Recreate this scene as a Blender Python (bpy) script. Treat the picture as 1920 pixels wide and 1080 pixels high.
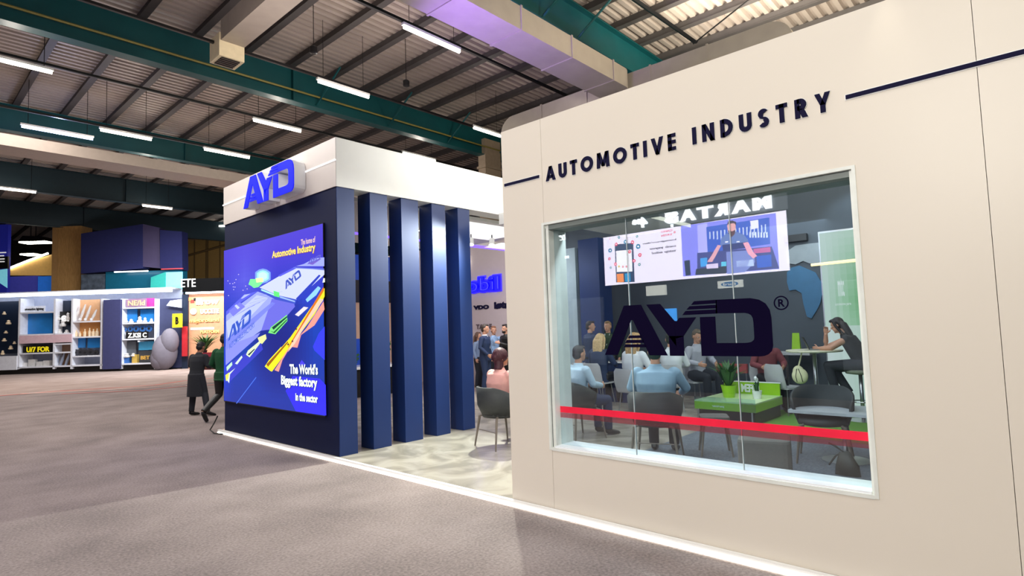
import bpy, bmesh, math, random
from mathutils import Vector, Matrix, Quaternion
random.seed(7)
PI = math.pi
for o in list(bpy.data.objects): bpy.data.objects.remove(o, do_unlink=True)
SC = bpy.context.scene
COL = SC.collection

# ---------------------------------------------------------------- camera
YAW, PIT, ROL, FPX = 0.83580054, 0.06631982, -0.03324956, 1078.59138
CAM = Vector((0, 0, 1.7))
fwd = Vector((math.sin(YAW)*math.cos(PIT), math.cos(YAW)*math.cos(PIT), math.sin(PIT)))
r0 = Vector((math.cos(YAW), -math.sin(YAW), 0)); u0 = r0.cross(fwd)
cr, sr = math.cos(ROL), math.sin(ROL)
rgt = cr*r0 + sr*u0; upv = -sr*r0 + cr*u0
cam_d = bpy.data.cameras.new('camera'); cam = bpy.data.objects.new('camera', cam_d); COL.objects.link(cam)
cam_d.sensor_width = 36; cam_d.lens = FPX/1920*36; cam_d.clip_end = 300; cam_d.clip_start = 0.05
cam.matrix_world = Matrix(((rgt.x, upv.x, -fwd.x, CAM.x), (rgt.y, upv.y, -fwd.y, CAM.y), (rgt.z, upv.z, -fwd.z, CAM.z), (0, 0, 0, 1)))
SC.camera = cam
hf = Vector((math.sin(YAW), math.cos(YAW), 0)); hr = Vector((math.cos(YAW), -math.sin(YAW), 0))

def PX(x, y, X=None, Y=None, Z=None, D=None):
    """world point seen at pixel x, y on a plane of the place (X, Y, Z or distance D)"""
    d = fwd + rgt*((x-960)/FPX) - upv*((y-540)/FPX)
    if X is not None: t = (X-CAM.x)/d.x
    elif Y is not None: t = (Y-CAM.y)/d.y
    elif Z is not None: t = (Z-CAM.z)/d.z
    else: t = D/d.dot(hf)
    return CAM + d*t

# ---------------------------------------------------------------- view and world
SC.view_settings.view_transform = 'Standard'; SC.view_settings.look = 'None'
SC.view_settings.gamma = 1; SC.view_settings.use_curve_mapping = False
SC.view_settings.exposure = 0.0
W = bpy.data.worlds.new('hall_air'); SC.world = W; W.use_nodes = True
W.node_tree.nodes['Background'].inputs[0].default_value = (0.5, 0.46, 0.5, 1)
W.node_tree.nodes['Background'].inputs[1].default_value = 0.10

def lamp(kind, name, loc, target, power, color=(1, 1, 1), size=1, size_y=None, spot=60, blend=0.5):
    l = bpy.data.lights.new(name, kind); o = bpy.data.objects.new(name, l); COL.objects.link(o)
    l.energy = power; l.color = color
    if kind == 'AREA':
        l.shape = 'RECTANGLE'; l.size = size; l.size_y = size_y or size
    elif kind == 'SPOT':
        l.spot_size = math.radians(spot); l.spot_blend = blend; l.shadow_soft_size = size
    else: l.shadow_soft_size = size
    o.location = loc
    o.rotation_euler = (Vector(target)-Vector(loc)).to_track_quat('-Z', 'Y').to_euler()
    return o
# hall lamps over the aisle, added fill lights, lamps inside the booth
lamp('AREA', 'aisle_lamp', (-0.5, 1.5, 8.0), (-0.5, 1.5, 0), 330, (1, .96, .92), 5, 8)
lamp('AREA', 'aisle_lamp_far', (1.6, 15, 8.0), (1.6, 15, 0), 760, (1, .93, .90), 3.6, 12)
lamp('AREA', 'fascia_fill', (2.6, 8.8, 5.3), (4.15, 8.8, 4.05), 40, (1, .95, .9), 3.2, .3)  # added light that lifts the front of the fascia
lamp('AREA', 'aisle_lamp_end', (4, 29, 8.0), (4, 29, 0), 1300, (1, .92, .86), 12, 12)
lamp('SPOT', 'wall_fill_spot', (-3.9, 0.4, 4.7), (4.2, 1.0, 1.8), 1650, (1, .97, .89), .5, None, 66, .45)  # added spot for the long wall, cone kept off the fins
lamp('AREA', 'interior_lamp', (7.0, 2.6, 3.45), (7.0, 2.6, 0), 45, (.84, .92, 1), 2.5, 3.5)
lamp('AREA', 'interior_lamp_back', (10.9, 3.4, 3.40), (11.3, 3.4, 0), 60, (.84, .92, 1), 1.2, 6)
lamp('AREA', 'passage_lamp', (5.9, 5.2, 3.5), (5.2, 5.6, 0), 45, (1, .98, .93), 1.2, 1.8)
lamp('SPOT', 'entrance_spot', (6.90, 6.55, 3.52), (2.2, 4.6, 0), 1050, (.95, 1, .88), .05, None, 105, .5)
lamp('AREA', 'passage_lamp_back', (9.7, 9.2, 3.55), (10.6, 9.8, 0), 120, (1, .95, .96), 1.5, 2.5)
lamp('AREA', 'tower_lamp', (6.6, 5.2, 4.75), (5.6, 6.92, 3.9), 30, (.9, .96, 1), 2.2, .4)
lamp('SPOT', 'wall_top_spot', (4.03, .55, 3.95), (4.14, .55, 2.6), 5, (1, .95, .8), .02, None, 36, .9)
lamp('SPOT', 'map_wall_spot', (10.9, 1.9, 4.3), (12.0, 2.3, 3.2), 90, (.8, .92, 1), .05, None, 60, .6)
lamp('AREA', 'bay_roof_fill', (13.0, 3.2, 7.9), (13.5, 3.0, 9.8), 900, (1, .92, .74), 5, 3)  # added upward light, brightens the roof of the right bay
lamp('AREA', 'roof_fill', (7.0, 11.0, 7.4), (7.0, 12, 9.7), 90, (1, .86, .80), 8, 2)  # added upward light under the roof, no fixture built
lamp('AREA', 'duct_side_fill', (11.5, 1.0, 5.6), (9.0, 6.3, 7.2), 260, (1, .9, .68), 2, 1)  # added light, brightens the side of the large duct
lamp('AREA', 'sill_fill', (4.62, 2.05, 2.95), (4.62, 2.05, .6), 16, (.9, .96, 1), .12, .12)  # added light behind the wall that whitens the window sill
for _y in (1.2, 2.9): lamp('AREA', 'sill_fill', (4.62, _y, 2.95), (4.50, _y, .6), 12, (.9, .96, 1), .12, .12)  # two more added lights for the sill
lamp('AREA', 'duct_front_fill', (5.6, 2.6, 5.2), (11.3, 5.0, 7.2), 230, (1, .93, .78), 1, 1)  # added light for the aisle side of the cross duct
lamp('SPOT', 'violet_spot', (5.4, 6.3, 4.6), (7.2, 6.7, 6.9), 1200, (.36, .18, 1), .1, None, 75, .9)

# ---------------------------------------------------------------- materials
def lin(c):
    return tuple(((v/255)/12.92 if v/255 <= 0.04045 else ((v/255+0.055)/1.055)**2.4) for v in c)
MATS = {}
def mat(name, rgb, rough=0.5, metal=0.0, emit=0.0, noise=0.06, scale=8.0, bump=0.0, spec=0.5, attr=False, trans=0.0, coat=0.0):
    if name in MATS: return MATS[name]
    m = bpy.data.materials.new(name); m.use_nodes = True; nt = m.node_tree; b = nt.nodes['Principled BSDF']
    c = lin(rgb)
    tc = nt.nodes.new('ShaderNodeTexCoord'); nz = nt.nodes.new('ShaderNodeTexNoise'); nz.inputs['Scale'].default_value = scale
    nz.inputs['Detail'].default_value = 5
    nt.links.new(tc.outputs['Object'], nz.inputs['Vector'])
    if attr:
        at = nt.nodes.new('ShaderNodeAttribute'); at.attribute_name = 'Col'
        src = at.outputs['Color']
    else:
        ramp = nt.nodes.new('ShaderNodeMapRange'); ramp.inputs[1].default_value = 0.3; ramp.inputs[2].default_value = 0.7
        ramp.inputs[3].default_value = 1-noise; ramp.inputs[4].default_value = 1+noise
        nt.links.new(nz.outputs['Fac'], ramp.inputs[0])
        mul = nt.nodes.new('ShaderNodeVectorMath'); mul.operation = 'SCALE'; mul.inputs[0].default_value = c
        nt.links.new(ramp.outputs[0], mul.inputs['Scale']); src = mul.outputs[0]
    nt.links.new(src, b.inputs['Base Color'])
    b.inputs['Roughness'].default_value = rough; b.inputs['Metallic'].default_value = metal
    b.inputs['Specular IOR Level'].default_value = spec
    if coat: b.inputs['Coat Weight'].default_value = coat
    if emit:
        nt.links.new(src, b.inputs['Emission Color']); b.inputs['Emission Strength'].default_value = emit
        if attr: b.inputs['Base Color'].default_value = (0, 0, 0, 1); nt.links.remove(b.inputs['Base Color'].links[0])
    if bump:
        bp = nt.nodes.new('ShaderNodeBump'); bp.inputs['Strength'].default_value = bump; bp.inputs['Distance'].default_value = 0.02
        nt.links.new(nz.outputs['Fac'], bp.inputs['Height']); nt.links.new(bp.outputs[0], b.inputs['Normal'])
    MATS[name] = m
    return m

def glass_mat(name, tint, refl, rough=0.0):
    m = bpy.data.materials.new(name); m.use_nodes = True; nt = m.node_tree; nt.nodes.remove(nt.nodes['Principled BSDF'])
    out = nt.nodes['Material Output']; t = nt.nodes.new('ShaderNodeBsdfTransparent'); t.inputs[0].default_value = (*tint, 1)
    g = nt.nodes.new('ShaderNodeBsdfGlossy'); g.inputs['Roughness'].default_value = rough
    mx = nt.nodes.new('ShaderNodeMixShader'); mx.inputs[0].default_value = refl
    nt.links.new(t.outputs[0], mx.inputs[1]); nt.links.new(g.outputs[0], mx.inputs[2]); nt.links.new(mx.outputs[0], out.inputs[0])
    MATS[name] = m
    return m

def carpet_mat(name, rgb, rgb2):
    m = bpy.data.materials.new(name); m.use_nodes = True; nt = m.node_tree; b = nt.nodes['Principled BSDF']
    tc = nt.nodes.new('ShaderNodeTexCoord')
    n1 = nt.nodes.new('ShaderNodeTexNoise'); n1.inputs['Scale'].default_value = 45; n1.inputs['Detail'].default_value = 6
    n2 = nt.nodes.new('ShaderNodeTexNoise'); n2.inputs['Scale'].default_value = 1.1; n2.inputs['Detail'].default_value = 6
    for n in (n1, n2): nt.links.new(tc.outputs['Object'], n.inputs['Vector'])
    ad = nt.nodes.new('ShaderNodeMath'); ad.operation = 'MULTIPLY_ADD'; ad.inputs[1].default_value = 0.55
    nt.links.new(n1.outputs['Fac'], ad.inputs[0])
    sc = nt.nodes.new('ShaderNodeMath'); sc.operation = 'MULTIPLY'; sc.inputs[1].default_value = 0.45
    nt.links.new(n2.outputs['Fac'], sc.inputs[0]); nt.links.new(sc.outputs[0], ad.inputs[2])
    r = nt.nodes.new('ShaderNodeValToRGB'); r.color_ramp.elements[0].position = 0.36; r.color_ramp.elements[1].position = 0.64
    r.color_ramp.elements[0].color = (*lin(rgb), 1); r.color_ramp.elements[1].color = (*lin(rgb2), 1)
    nt.links.new(ad.outputs[0], r.inputs[0]); nt.links.new(r.outputs[0], b.inputs['Base Color'])
    b.inputs['Roughness'].default_value = 0.95; b.inputs['Specular IOR Level'].default_value = 0.1
    bp = nt.nodes.new('ShaderNodeBump'); bp.inputs['Strength'].default_value = 0.6; bp.inputs['Distance'].default_value = 0.01
    nt.links.new(n1.outputs['Fac'], bp.inputs['Height']); nt.links.new(bp.outputs[0], b.inputs['Normal'])
    MATS[name] = m
    return m

def wood_mat(name, rgb, rgb2):
    m = bpy.data.materials.new(name); m.use_nodes = True; nt = m.node_tree; b = nt.nodes['Principled BSDF']
    tc = nt.nodes.new('ShaderNodeTexCoord'); mp = nt.nodes.new('ShaderNodeMapping'); mp.inputs['Scale'].default_value = (12, 12, 1.5)
    n1 = nt.nodes.new('ShaderNodeTexNoise'); n1.inputs['Scale'].default_value = 2
    nt.links.new(tc.outputs['Object'], mp.inputs[0]); nt.links.new(mp.outputs[0], n1.inputs['Vector'])
    r = nt.nodes.new('ShaderNodeValToRGB'); r.color_ramp.elements[0].position = 0.35; r.color_ramp.elements[1].position = 0.65
    r.color_ramp.elements[0].color = (*lin(rgb), 1); r.color_ramp.elements[1].color = (*lin(rgb2), 1)
    nt.links.new(n1.outputs['Fac'], r.inputs[0]); nt.links.new(r.outputs[0], b.inputs['Base Color']); b.inputs['Roughness'].default_value = 0.45
    MATS[name] = m
    return m

def tile_mat(name, rgb, rgb2):
    m = bpy.data.materials.new(name); m.use_nodes = True; nt = m.node_tree; b = nt.nodes['Principled BSDF']
    tc = nt.nodes.new('ShaderNodeTexCoord')
    n1 = nt.nodes.new('ShaderNodeTexNoise'); n1.inputs['Scale'].default_value = 1.6; n1.inputs['Detail'].default_value = 8; n1.inputs['Distortion'].default_value = 1.2
    nt.links.new(tc.outputs['Object'], n1.inputs['Vector'])
    r = nt.nodes.new('ShaderNodeValToRGB'); r.color_ramp.elements[0].position = 0.4; r.color_ramp.elements[1].position = 0.6
    r.color_ramp.elements[0].color = (*lin(rgb), 1); r.color_ramp.elements[1].color = (*lin(rgb2), 1)
    nt.links.new(n1.outputs['Fac'], r.inputs[0]); nt.links.new(r.outputs[0], b.inputs['Base Color']); b.inputs['Roughness'].default_value = 0.22
    MATS[name] = m
    return m

CREAM = mat('cream_laminate', (224, 215, 200), 0.42, noise=0.015, scale=0.7, spec=0.4)
WHITE = mat('white_board', (238, 238, 236), 0.45, noise=0.01)
NAVY = mat('navy_board', (15, 46, 104), 0.5, noise=0.05, scale=1.2)
NAVYD = mat('deep_navy_board', (19, 28, 64), 0.6, noise=0.04, scale=1.2, spec=.2)
INK = mat('navy_ink', (24, 22, 52), 0.7, noise=0.03, spec=.08)
INKD = mat('dark_violet_vinyl', (13, 7, 36), 0.9, noise=0.02, spec=0.05)
SLATE = mat('slate_board', (72, 80, 90), 0.55, noise=0.05, scale=2)
BLACK = mat('black_plastic', (16, 16, 18), 0.4, noise=0.1)
CHAR = mat('charcoal_shell', (48, 51, 52), 0.6, noise=0.06, scale=30, bump=0.1)
STEEL = mat('brushed_steel', (180, 182, 186), 0.3, 0.9, noise=0.04)
TAUPE = mat('taupe_leg', (118, 108, 98), 0.5, noise=0.06)
TEAL = mat('teal_steel', (8, 80, 84), 0.5, noise=0.08, scale=2)
ROOF = mat('corrugated_zinc', (172, 160, 152), 0.5, 0.1, noise=0.12, scale=0.5)
PURL = mat('dark_purlin', (70, 66, 66), 0.6, noise=0.1, scale=3)
GALV = mat('galvanised_duct', (160, 152, 142), 0.42, 0.35, noise=0.06, scale=3)
EMW = mat('lamp_white', (255, 250, 235), 0.5, emit=7.0, noise=0)
EMWC = mat('lamp_cool', (240, 246, 255), 0.5, emit=5.0, noise=0)
EMS = mat('soft_white_line', (250, 250, 250), 0.5, emit=.9, noise=0)
LIME = mat('lime_lacquer', (150, 200, 20), 0.35, noise=0.04)
LIMED = mat('lime_carpet', (96, 150, 50), 0.9, noise=0.1, scale=30)
GREY = mat('grey_fabric', (105, 102, 98), 0.9, noise=0.06, scale=40, bump=0.15)
SKIN = mat('skin', (198, 148, 122), 0.5, noise=0.04)
DSKIN = mat('tanned_skin', (164, 112, 84), 0.5, noise=0.04)
SHINE = mat('white_gloss', (238, 240, 242), 0.15, noise=0.01)
LEAF = mat('leaf_green', (40, 86, 32), 0.5, noise=0.25, scale=9)
PAINT = mat('printed_colours', (255, 255, 255), 0.5, attr=True)
SCREEN = mat('screen_picture', (255, 255, 255), 0.4, emit=1.35, attr=True)
SCREENR = mat('bright_screen_picture', (255, 255, 255), 0.4, emit=8, attr=True)
GLASS = glass_mat('window_glass', (.83, .90, .93), 0.10)
CLEAR = glass_mat('clear_glass', (.8, .93, .95), 0.12)
CARPET = carpet_mat('mauve_carpet', (118, 109, 107), (160, 148, 144))
CARPET2 = carpet_mat('beige_carpet', (140, 124, 118), (176, 160, 152))
TILE = tile_mat('pale_marble_tile', (150, 144, 132), (186, 180, 166))
OAK = wood_mat('brown_panel_wood', (160, 122, 72), (184, 142, 88))

# ---------------------------------------------------------------- helpers
class MB:
    """collects boxes, prisms, lofts and flat shapes and links them as one mesh object"""
    def __init__(s): s.v = []; s.f = []; s.m = []; s.c = []; s.mats = []; s.cur = 0; s.col = (1, 1, 1)
    def use(s, m, col=None):
        if m not in s.mats: s.mats.append(m)
        s.cur = s.mats.index(m)
        if col: s.col = lin(col)
        return s
    def color(s, rgb): s.col = lin(rgb); return s
    def face(s, pts):
        i = len(s.v); s.v += [tuple(p) for p in pts]; s.f.append(tuple(range(i, i+len(pts)))); s.m.append(s.cur); s.c.append(s.col)
    def add(s, verts, faces):
        i = len(s.v); s.v += [tuple(p) for p in verts]
        for f in faces: s.f.append(tuple(k+i for k in f)); s.m.append(s.cur); s.c.append(s.col)
        return s
    def box(s, x0, x1, y0, y1, z0, z1):
        P = [(x0, y0, z0), (x1, y0, z0), (x1, y1, z0), (x0, y1, z0), (x0, y0, z1), (x1, y0, z1), (x1, y1, z1), (x0, y1, z1)]
        return s.add(P, [(0, 3, 2, 1), (4, 5, 6, 7), (0, 1, 5, 4), (1, 2, 6, 5), (2, 3, 7, 6), (3, 0, 4, 7)])
    def fbox(s, F, a0, a1, b0, b1, n0, n1):
        O, u, v, n = F
        P = [O+u*a+v*b+n*c for c in (n0, n1) for (a, b) in ((a0, b0), (a1, b0), (a1, b1), (a0, b1))]
        return s.add(P, [(0, 3, 2, 1), (4, 5, 6, 7), (0, 1, 5, 4), (1, 2, 6, 5), (2, 3, 7, 6), (3, 0, 4, 7)])
    def rbox(s, x0, x1, y0, y1, z0, z1, r=0.02):
        """box with rounded vertical corners"""
        pts = []
        for cx, cy, a in ((x1-r, y1-r, 0), (x0+r, y1-r, 90), (x0+r, y0+r, 180), (x1-r, y0+r, 270)):
            for k in range(4):
                t = math.radians(a+30*k); pts.append((cx+r*math.cos(t), cy+r*math.sin(t)))
        n = len(pts)
        return s.add([(p[0], p[1], z0) for p in pts]+[(p[0], p[1], z1) for p in pts],
                     [tuple(range(n-1, -1, -1)), tuple(range(n, 2*n))]+[(i, (i+1) % n, n+(i+1) % n, n+i) for i in range(n)])
    def poly(s, F, pts, n0=0.0, th=0.0):
        """flat or extruded outline in a frame"""
        O, u, v, n = F
        A = [O+u*p[0]+v*p[1]+n*(n0+th) for p in pts]
        k = len(pts)
        if th == 0: return s.add(A, [tuple(range(k))])
        B = [O+u*p[0]+v*p[1]+n*n0 for p in pts]
        return s.add(A+B, [tuple(range(k)), tuple(range(2*k-1, k-1, -1))]+[(i, k+i, k+(i+1) % k, (i+1) % k) for i in range(k)])
    def loft(s, P, R, seg=14, side=None, caps=True):
        """tube through points P with elliptical radii R=(rx,ry)"""
        P = [Vector(p) for p in P]; R = [(r, r) if not isinstance(r, (tuple, list)) else r for r in R]
        i0 = len(s.v); prev = None; vs = []
        for i, p in enumerate(P):
            t = (P[min(i+1, len(P)-1)]-P[max(i-1, 0)]).normalized()
            if side is not None: a = Vector(side)
            elif prev is not None: a = prev
            else: a = Vector((1, 0, 0)) if abs(t.x) < 0.8 else Vector((0, 1, 0))
            a = (a-t*a.dot(t)).normalized(); b = t.cross(a); prev = a
            for k in range(seg):
                w = 2*PI*k/seg; vs.append(p+a*(R[i][0]*math.cos(w))+b*(R[i][1]*math.sin(w)))
        fs = []
        for i in range(len(P)-1):
            for k in range(seg):
                fs.append((i*seg+k, i*seg+(k+1) % seg, (i+1)*seg+(k+1) % seg, (i+1)*seg+k))
        if caps:
            fs.append(tuple(range(seg-1, -1, -1))); L = (len(P)-1)*seg; fs.append(tuple(range(L, L+seg)))
        return s.add(vs, fs)
    def ball(s, c, r, seg=14, rings=9, rot=None):
        if not isinstance(r, (tuple, list)): r = (r, r, r)
        c = Vector(c); vs = []; fs = []
        for i in range(rings+1):
            th = PI*i/rings
            for k in range(seg):
                w = 2*PI*k/seg
                p = Vector((r[0]*math.sin(th)*math.cos(w), r[1]*math.sin(th)*math.sin(w), r[2]*math.cos(th)))
                if rot is not None: p = rot @ p
                vs.append(c+p)
        for i in range(rings):
            for k in range(seg):
                fs.append((i*seg+k, (i+1)*seg+k, (i+1)*seg+(k+1) % seg, i*seg+(k+1) % seg))
        return s.add(vs, fs)
    def capsule(s, a, ra, b, rb, seg=12):
        a = Vector(a); b = Vector(b); t = (b-a).normalized()
        P = [a-t*ra*0.95, a-t*ra*0.6, a, b, b+t*rb*0.6, b+t*rb*0.95]; R = [ra*0.3, ra*0.8, ra, rb, rb*0.8, rb*0.3]
        return s.loft(P, R, seg)
    def lathe(s, prof, c=(0, 0, 0), seg=24):
        c = Vector(c); vs = []; fs = []
        for (r, z) in prof:
            for k in range(seg):
                w = 2*PI*k/seg; vs.append(c+Vector((r*math.cos(w), r*math.sin(w), z)))
        for i in range(len(prof)-1):
            for k in range(seg): fs.append((i*seg+k, i*seg+(k+1) % seg, (i+1)*seg+(k+1) % seg, (i+1)*seg+k))
        fs.append(tuple(range(seg-1, -1, -1))); L = (len(prof)-1)*seg; fs.append(tuple(range(L, L+seg)))
        return s.add(vs, fs)
    def text(s, F, txt, x0, x1, y0, y1, n0=0.001, th=0.0, off=0.02, mirror=False, skew=0.0):
        """lettering fitted into a rectangle of a frame"""
        V, FC = glyphs(txt, off, th)
        if not V: return s
        ax = min(p[0] for p in V); bx = max(p[0] for p in V); ay = min(p[1] for p in V); by = max(p[1] for p in V)
        O, u, v, n = F; out = []
        for p in V:
            a = (p[0]-ax)/(bx-ax); b = (p[1]-ay)/(by-ay)
            if mirror: a = 1-a
            out.append(O+u*(x0+(x1-x0)*a+skew*(b-0.5))+v*(y0+(y1-y0)*b)+n*(n0+p[2]))
        return s.add(out, FC)
    def build(s, name, parent=None, loc=None, smooth=False, bevel=0.0):
        o0 = Vector(loc) if loc is not None else Vector((0, 0, 0))
        me = bpy.data.meshes.new(name)
        me.from_pydata([tuple(Vector(p)-o0) for p in s.v], [], s.f)
        for m in s.mats: me.materials.append(m)
        me.polygons.foreach_set('material_index', s.m)
        ca = me.color_attributes.new('Col', 'FLOAT_COLOR', 'CORNER')
        dat = []
        for f, c in zip(s.f, s.c): dat += [c[0], c[1], c[2], 1.0]*len(f)
        ca.data.foreach_set('color', dat)
        bm = bmesh.new(); bm.from_mesh(me); bmesh.ops.recalc_face_normals(bm, faces=bm.faces); bm.to_mesh(me); bm.free()
        if smooth: me.polygons.foreach_set('use_smooth', [True]*len(me.polygons))
        o = bpy.data.objects.new(name, me); COL.objects.link(o)
        if parent is not None: o.parent = parent
        o.location = o0
        if bevel:
            b = o.modifiers.new('b', 'BEVEL'); b.width = bevel; b.segments = 2; b.limit_method = 'ANGLE'
        return o

GC = {}
def glyphs(txt, off, th):
    key = (txt, off, th > 0)
    if key not in GC:
        cu = bpy.data.curves.new('t', 'FONT'); cu.body = txt; cu.size = 1; cu.offset = off; cu.resolution_u = 3
        if th > 0: cu.extrude = 0.5
        ob = bpy.data.objects.new('t', cu); COL.objects.link(ob)
        bpy.context.view_layer.update()
        dg = bpy.context.evaluated_depsgraph_get(); me = bpy.data.meshes.new_from_object(ob.evaluated_get(dg))
        GC[key] = ([tuple(v.co) for v in me.vertices], [tuple(p.vertices) for p in me.polygons])
        bpy.data.objects.remove(ob, do_unlink=True)
    V, F = GC[key]
    if th > 0: return [(p[0], p[1], (p[2]+0.5)*th) for p in V], F
    return V, F

def tag(o, label=None, cat=None, group=None, kind=None):
    if label: o['label'] = label
    if cat: o['category'] = cat
    if group: o['group'] = group
    if kind: o['kind'] = kind
    return o
def empty(name, loc, rz=0.0, label=None, cat=None, group=None):
    o = bpy.data.objects.new(name, None); COL.objects.link(o); o.location = loc; o.rotation_euler = (0, 0, rz)
    o.empty_display_size = 0.1
    return tag(o, label, cat, group)
def copy_tree(o, parent=None):
    c = o.copy(); COL.objects.link(c); c.parent = parent
    for ch in [x for x in o.children]: copy_tree(ch, c)
    return c
def part(root, name, mb, **k):
    """mesh given in world coordinates, parented to an unrotated root"""
    o = mb.build(name, **k); o.parent = root; o.location = Vector(o.location)-Vector(root.location); return o
Xv, Yv, Zv = Vector((1, 0, 0)), Vector((0, 1, 0)), Vector((0, 0, 1))
FW = (Vector((4.15, 0, 0)), -Yv, Zv, -Xv)                 # face of the long wall: u = -Y
def wp(l, X=4.15): return [(-(p := PX(a, b, X=X)).y, p.z) for a, b in l]
def frame(X): return (Vector((X, 0, 0)), -Yv, Zv, -Xv)
def farF(D): return (hf*D, hr, Zv, -hf)
def fp(x, y, D): p = PX(x, y, D=D); return (p.dot(hr), p.z)

# ================================================================ SETTING
# ---- floor
mb = MB().use(CARPET); mb.face([(-30, -14, 0), (60, -14, 0), (60, 62, 0), (-30, 62, 0)])
tag(mb.build('floor'), kind='structure')
a = PX(0, 742, Z=.004); b = PX(200, 731, Z=.004); c = PX(345, 720, Z=.004); d = PX(425, 714, Z=.004)
mb = MB().use(CARPET2)
mb.face([(a.x-14, a.y-2.5, .004), a, b, c, d, (26, 24.5, .004), (26, 40, .004), (10, 46, .004), (-8, 46, .004)])
tag(mb.build('trim_2'), kind='structure')
RED = mat('red_tape_line', (205, 96, 84), 0.7); PALE = mat('pale_tape_line', (226, 190, 180), 0.7)
def ribbon(pix, w0, m, name, z=.008):
    P = [PX(x, y, Z=z) for x, y in pix]; mb = MB().use(m)
    P = [P[0]+(P[0]-P[1])*1.2]+P
    for p, q in zip(P[:-1], P[1:]):
        t = (q-p).normalized(); s_ = Vector((-t.y, t.x, 0))*w0/2
        mb.face([p+s_, q+s_, q-s_, p-s_])
    return mb.build(name)
tag(ribbon([(0, 742), (110, 733), (200, 728), (290, 722), (345, 714), (428, 706)], .14, RED, 'floor_tape'), 'long red tape line curving across the far carpet, farthest of the three', 'tape', None)
tag(ribbon([(150, 733), (240, 729), (320, 723), (348, 720), (428, 714)], .12, PALE, 'floor_tape', .009), 'pale pink tape line between two red lines on the far carpet', 'tape')
tag(ribbon([(200, 735), (270, 732), (345, 724), (428, 720)], .10, RED, 'floor_tape', .010), 'shorter red tape line nearest the camera on the far carpet', 'tape')

# ---- platform with light strip
mb = MB().use(TILE); mb.box(4.13, 12.0, -4.5, 10.78, 0.012, 0.05)
o = mb.build('trim_1', bevel=0.004); tag(o, kind='structure')
mb = MB().use(carpet_mat('grey_booth_carpet', (92, 99, 108), (126, 134, 144))); mb.box(4.43, 11.99, -4.28, 3.83, 0.05, 0.054)
tag(mb.build('trim_4'), kind='structure')
mb = MB().use(WHITE); mb.box(4.085, 4.13, -4.5, 10.80, 0.0, 0.055)
tag(mb.build('trim_3'), kind='structure')
mb = MB().use(EMW); mb.box(4.074, 4.0845, -4.4, 10.78, 0.004, 0.018)
tag(mb.build('led_strip'), 'thin glowing white light strip along the foot of the booth platform', 'light strip')
mb = MB().use(BLACK); P = [PX(x, y, Z=z) for x, y, z in ((424, 796, .16), (419, 800, .11), (416, 808, .05), (420, 812, .02), (430, 812, .012))]
P = [Vector((4.07, 10.75, .30)), Vector((4.03, 10.79, .18)), Vector((3.98, 10.85, .06)), Vector((4.0, 10.72, .012)), Vector((4.06, 10.5, .012))]
mb.loft(P, [.012]*5, 6)
tag(mb.build('power_cable'), 'black power cable looping down at the far foot of the navy tower', 'cable')

# ---- long white wall with window opening
GY = .003
mb = MB().use(CREAM)
X0, X1 = 4.15, 4.42
def wallbox(y0, y1, z0, z1): mb.box(X0, X1, y0, y1, z0, z1)
wallbox(3.326, 3.832, .05, 3.64)
wallbox(.80, 3.323, .05, .59); wallbox(.80, 3.323, 2.63, 3.64)
wallbox(.147, .80, .05, 3.64); wallbox(-1.4, .144, .05, 3.64); wallbox(-4.4, -1.403, .05, 3.64)
mb.use(INK); mb.box(4.165, 4.41, 3.3232, 3.3258, .06, 2.60)
tag(mb.build('wall_right'), kind='structure')
# window
win = empty('window_1', (4.27, 2.065, .59)); tag(win, kind='structure')
FR = mat('window_frame_white', (225, 228, 220), 0.35)
m2 = MB().use(FR)
m2.box(4.142, 4.17, 3.325, 3.35, .57, 2.65); m2.box(4.142, 4.17, .78, .802, .57, 2.65)
m2.box(4.142, 4.17, .802, 3.325, 2.628, 2.65); m2.box(4.142, 4.17, .802, 3.325, .566, .592)
m2.box(4.17, 4.43, 3.29, 3.326, .59, 2.63); m2.box(4.17, 4.43, .80, .82, .59, 2.63)
m2.use(SHINE); m2.box(4.15, 4.43, .82, 3.29, .582, .606)
m2.use(mat('grey_top_rail', (120, 128, 122), 0.5)); m2.box(4.17, 4.43, .82, 3.29, 2.585, 2.635)
part(win, 'window_frame', m2)
for (ya, yb) in ((2.517, 3.288), (1.638, 2.511), (.822, 1.632)):
    m2 = MB().use(GLASS); m2.box(4.245, 4.255, ya, yb, .608, 2.583); part(win, 'pane', m2)
for y in (2.514, 1.635):
    m2 = MB().use(mat('joint_silicone', (190, 200, 200), 0.3)); m2.box(4.243, 4.257, y-.003, y+.003, .606, 2.585); part(win, 'glazing_joint', m2)
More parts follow.
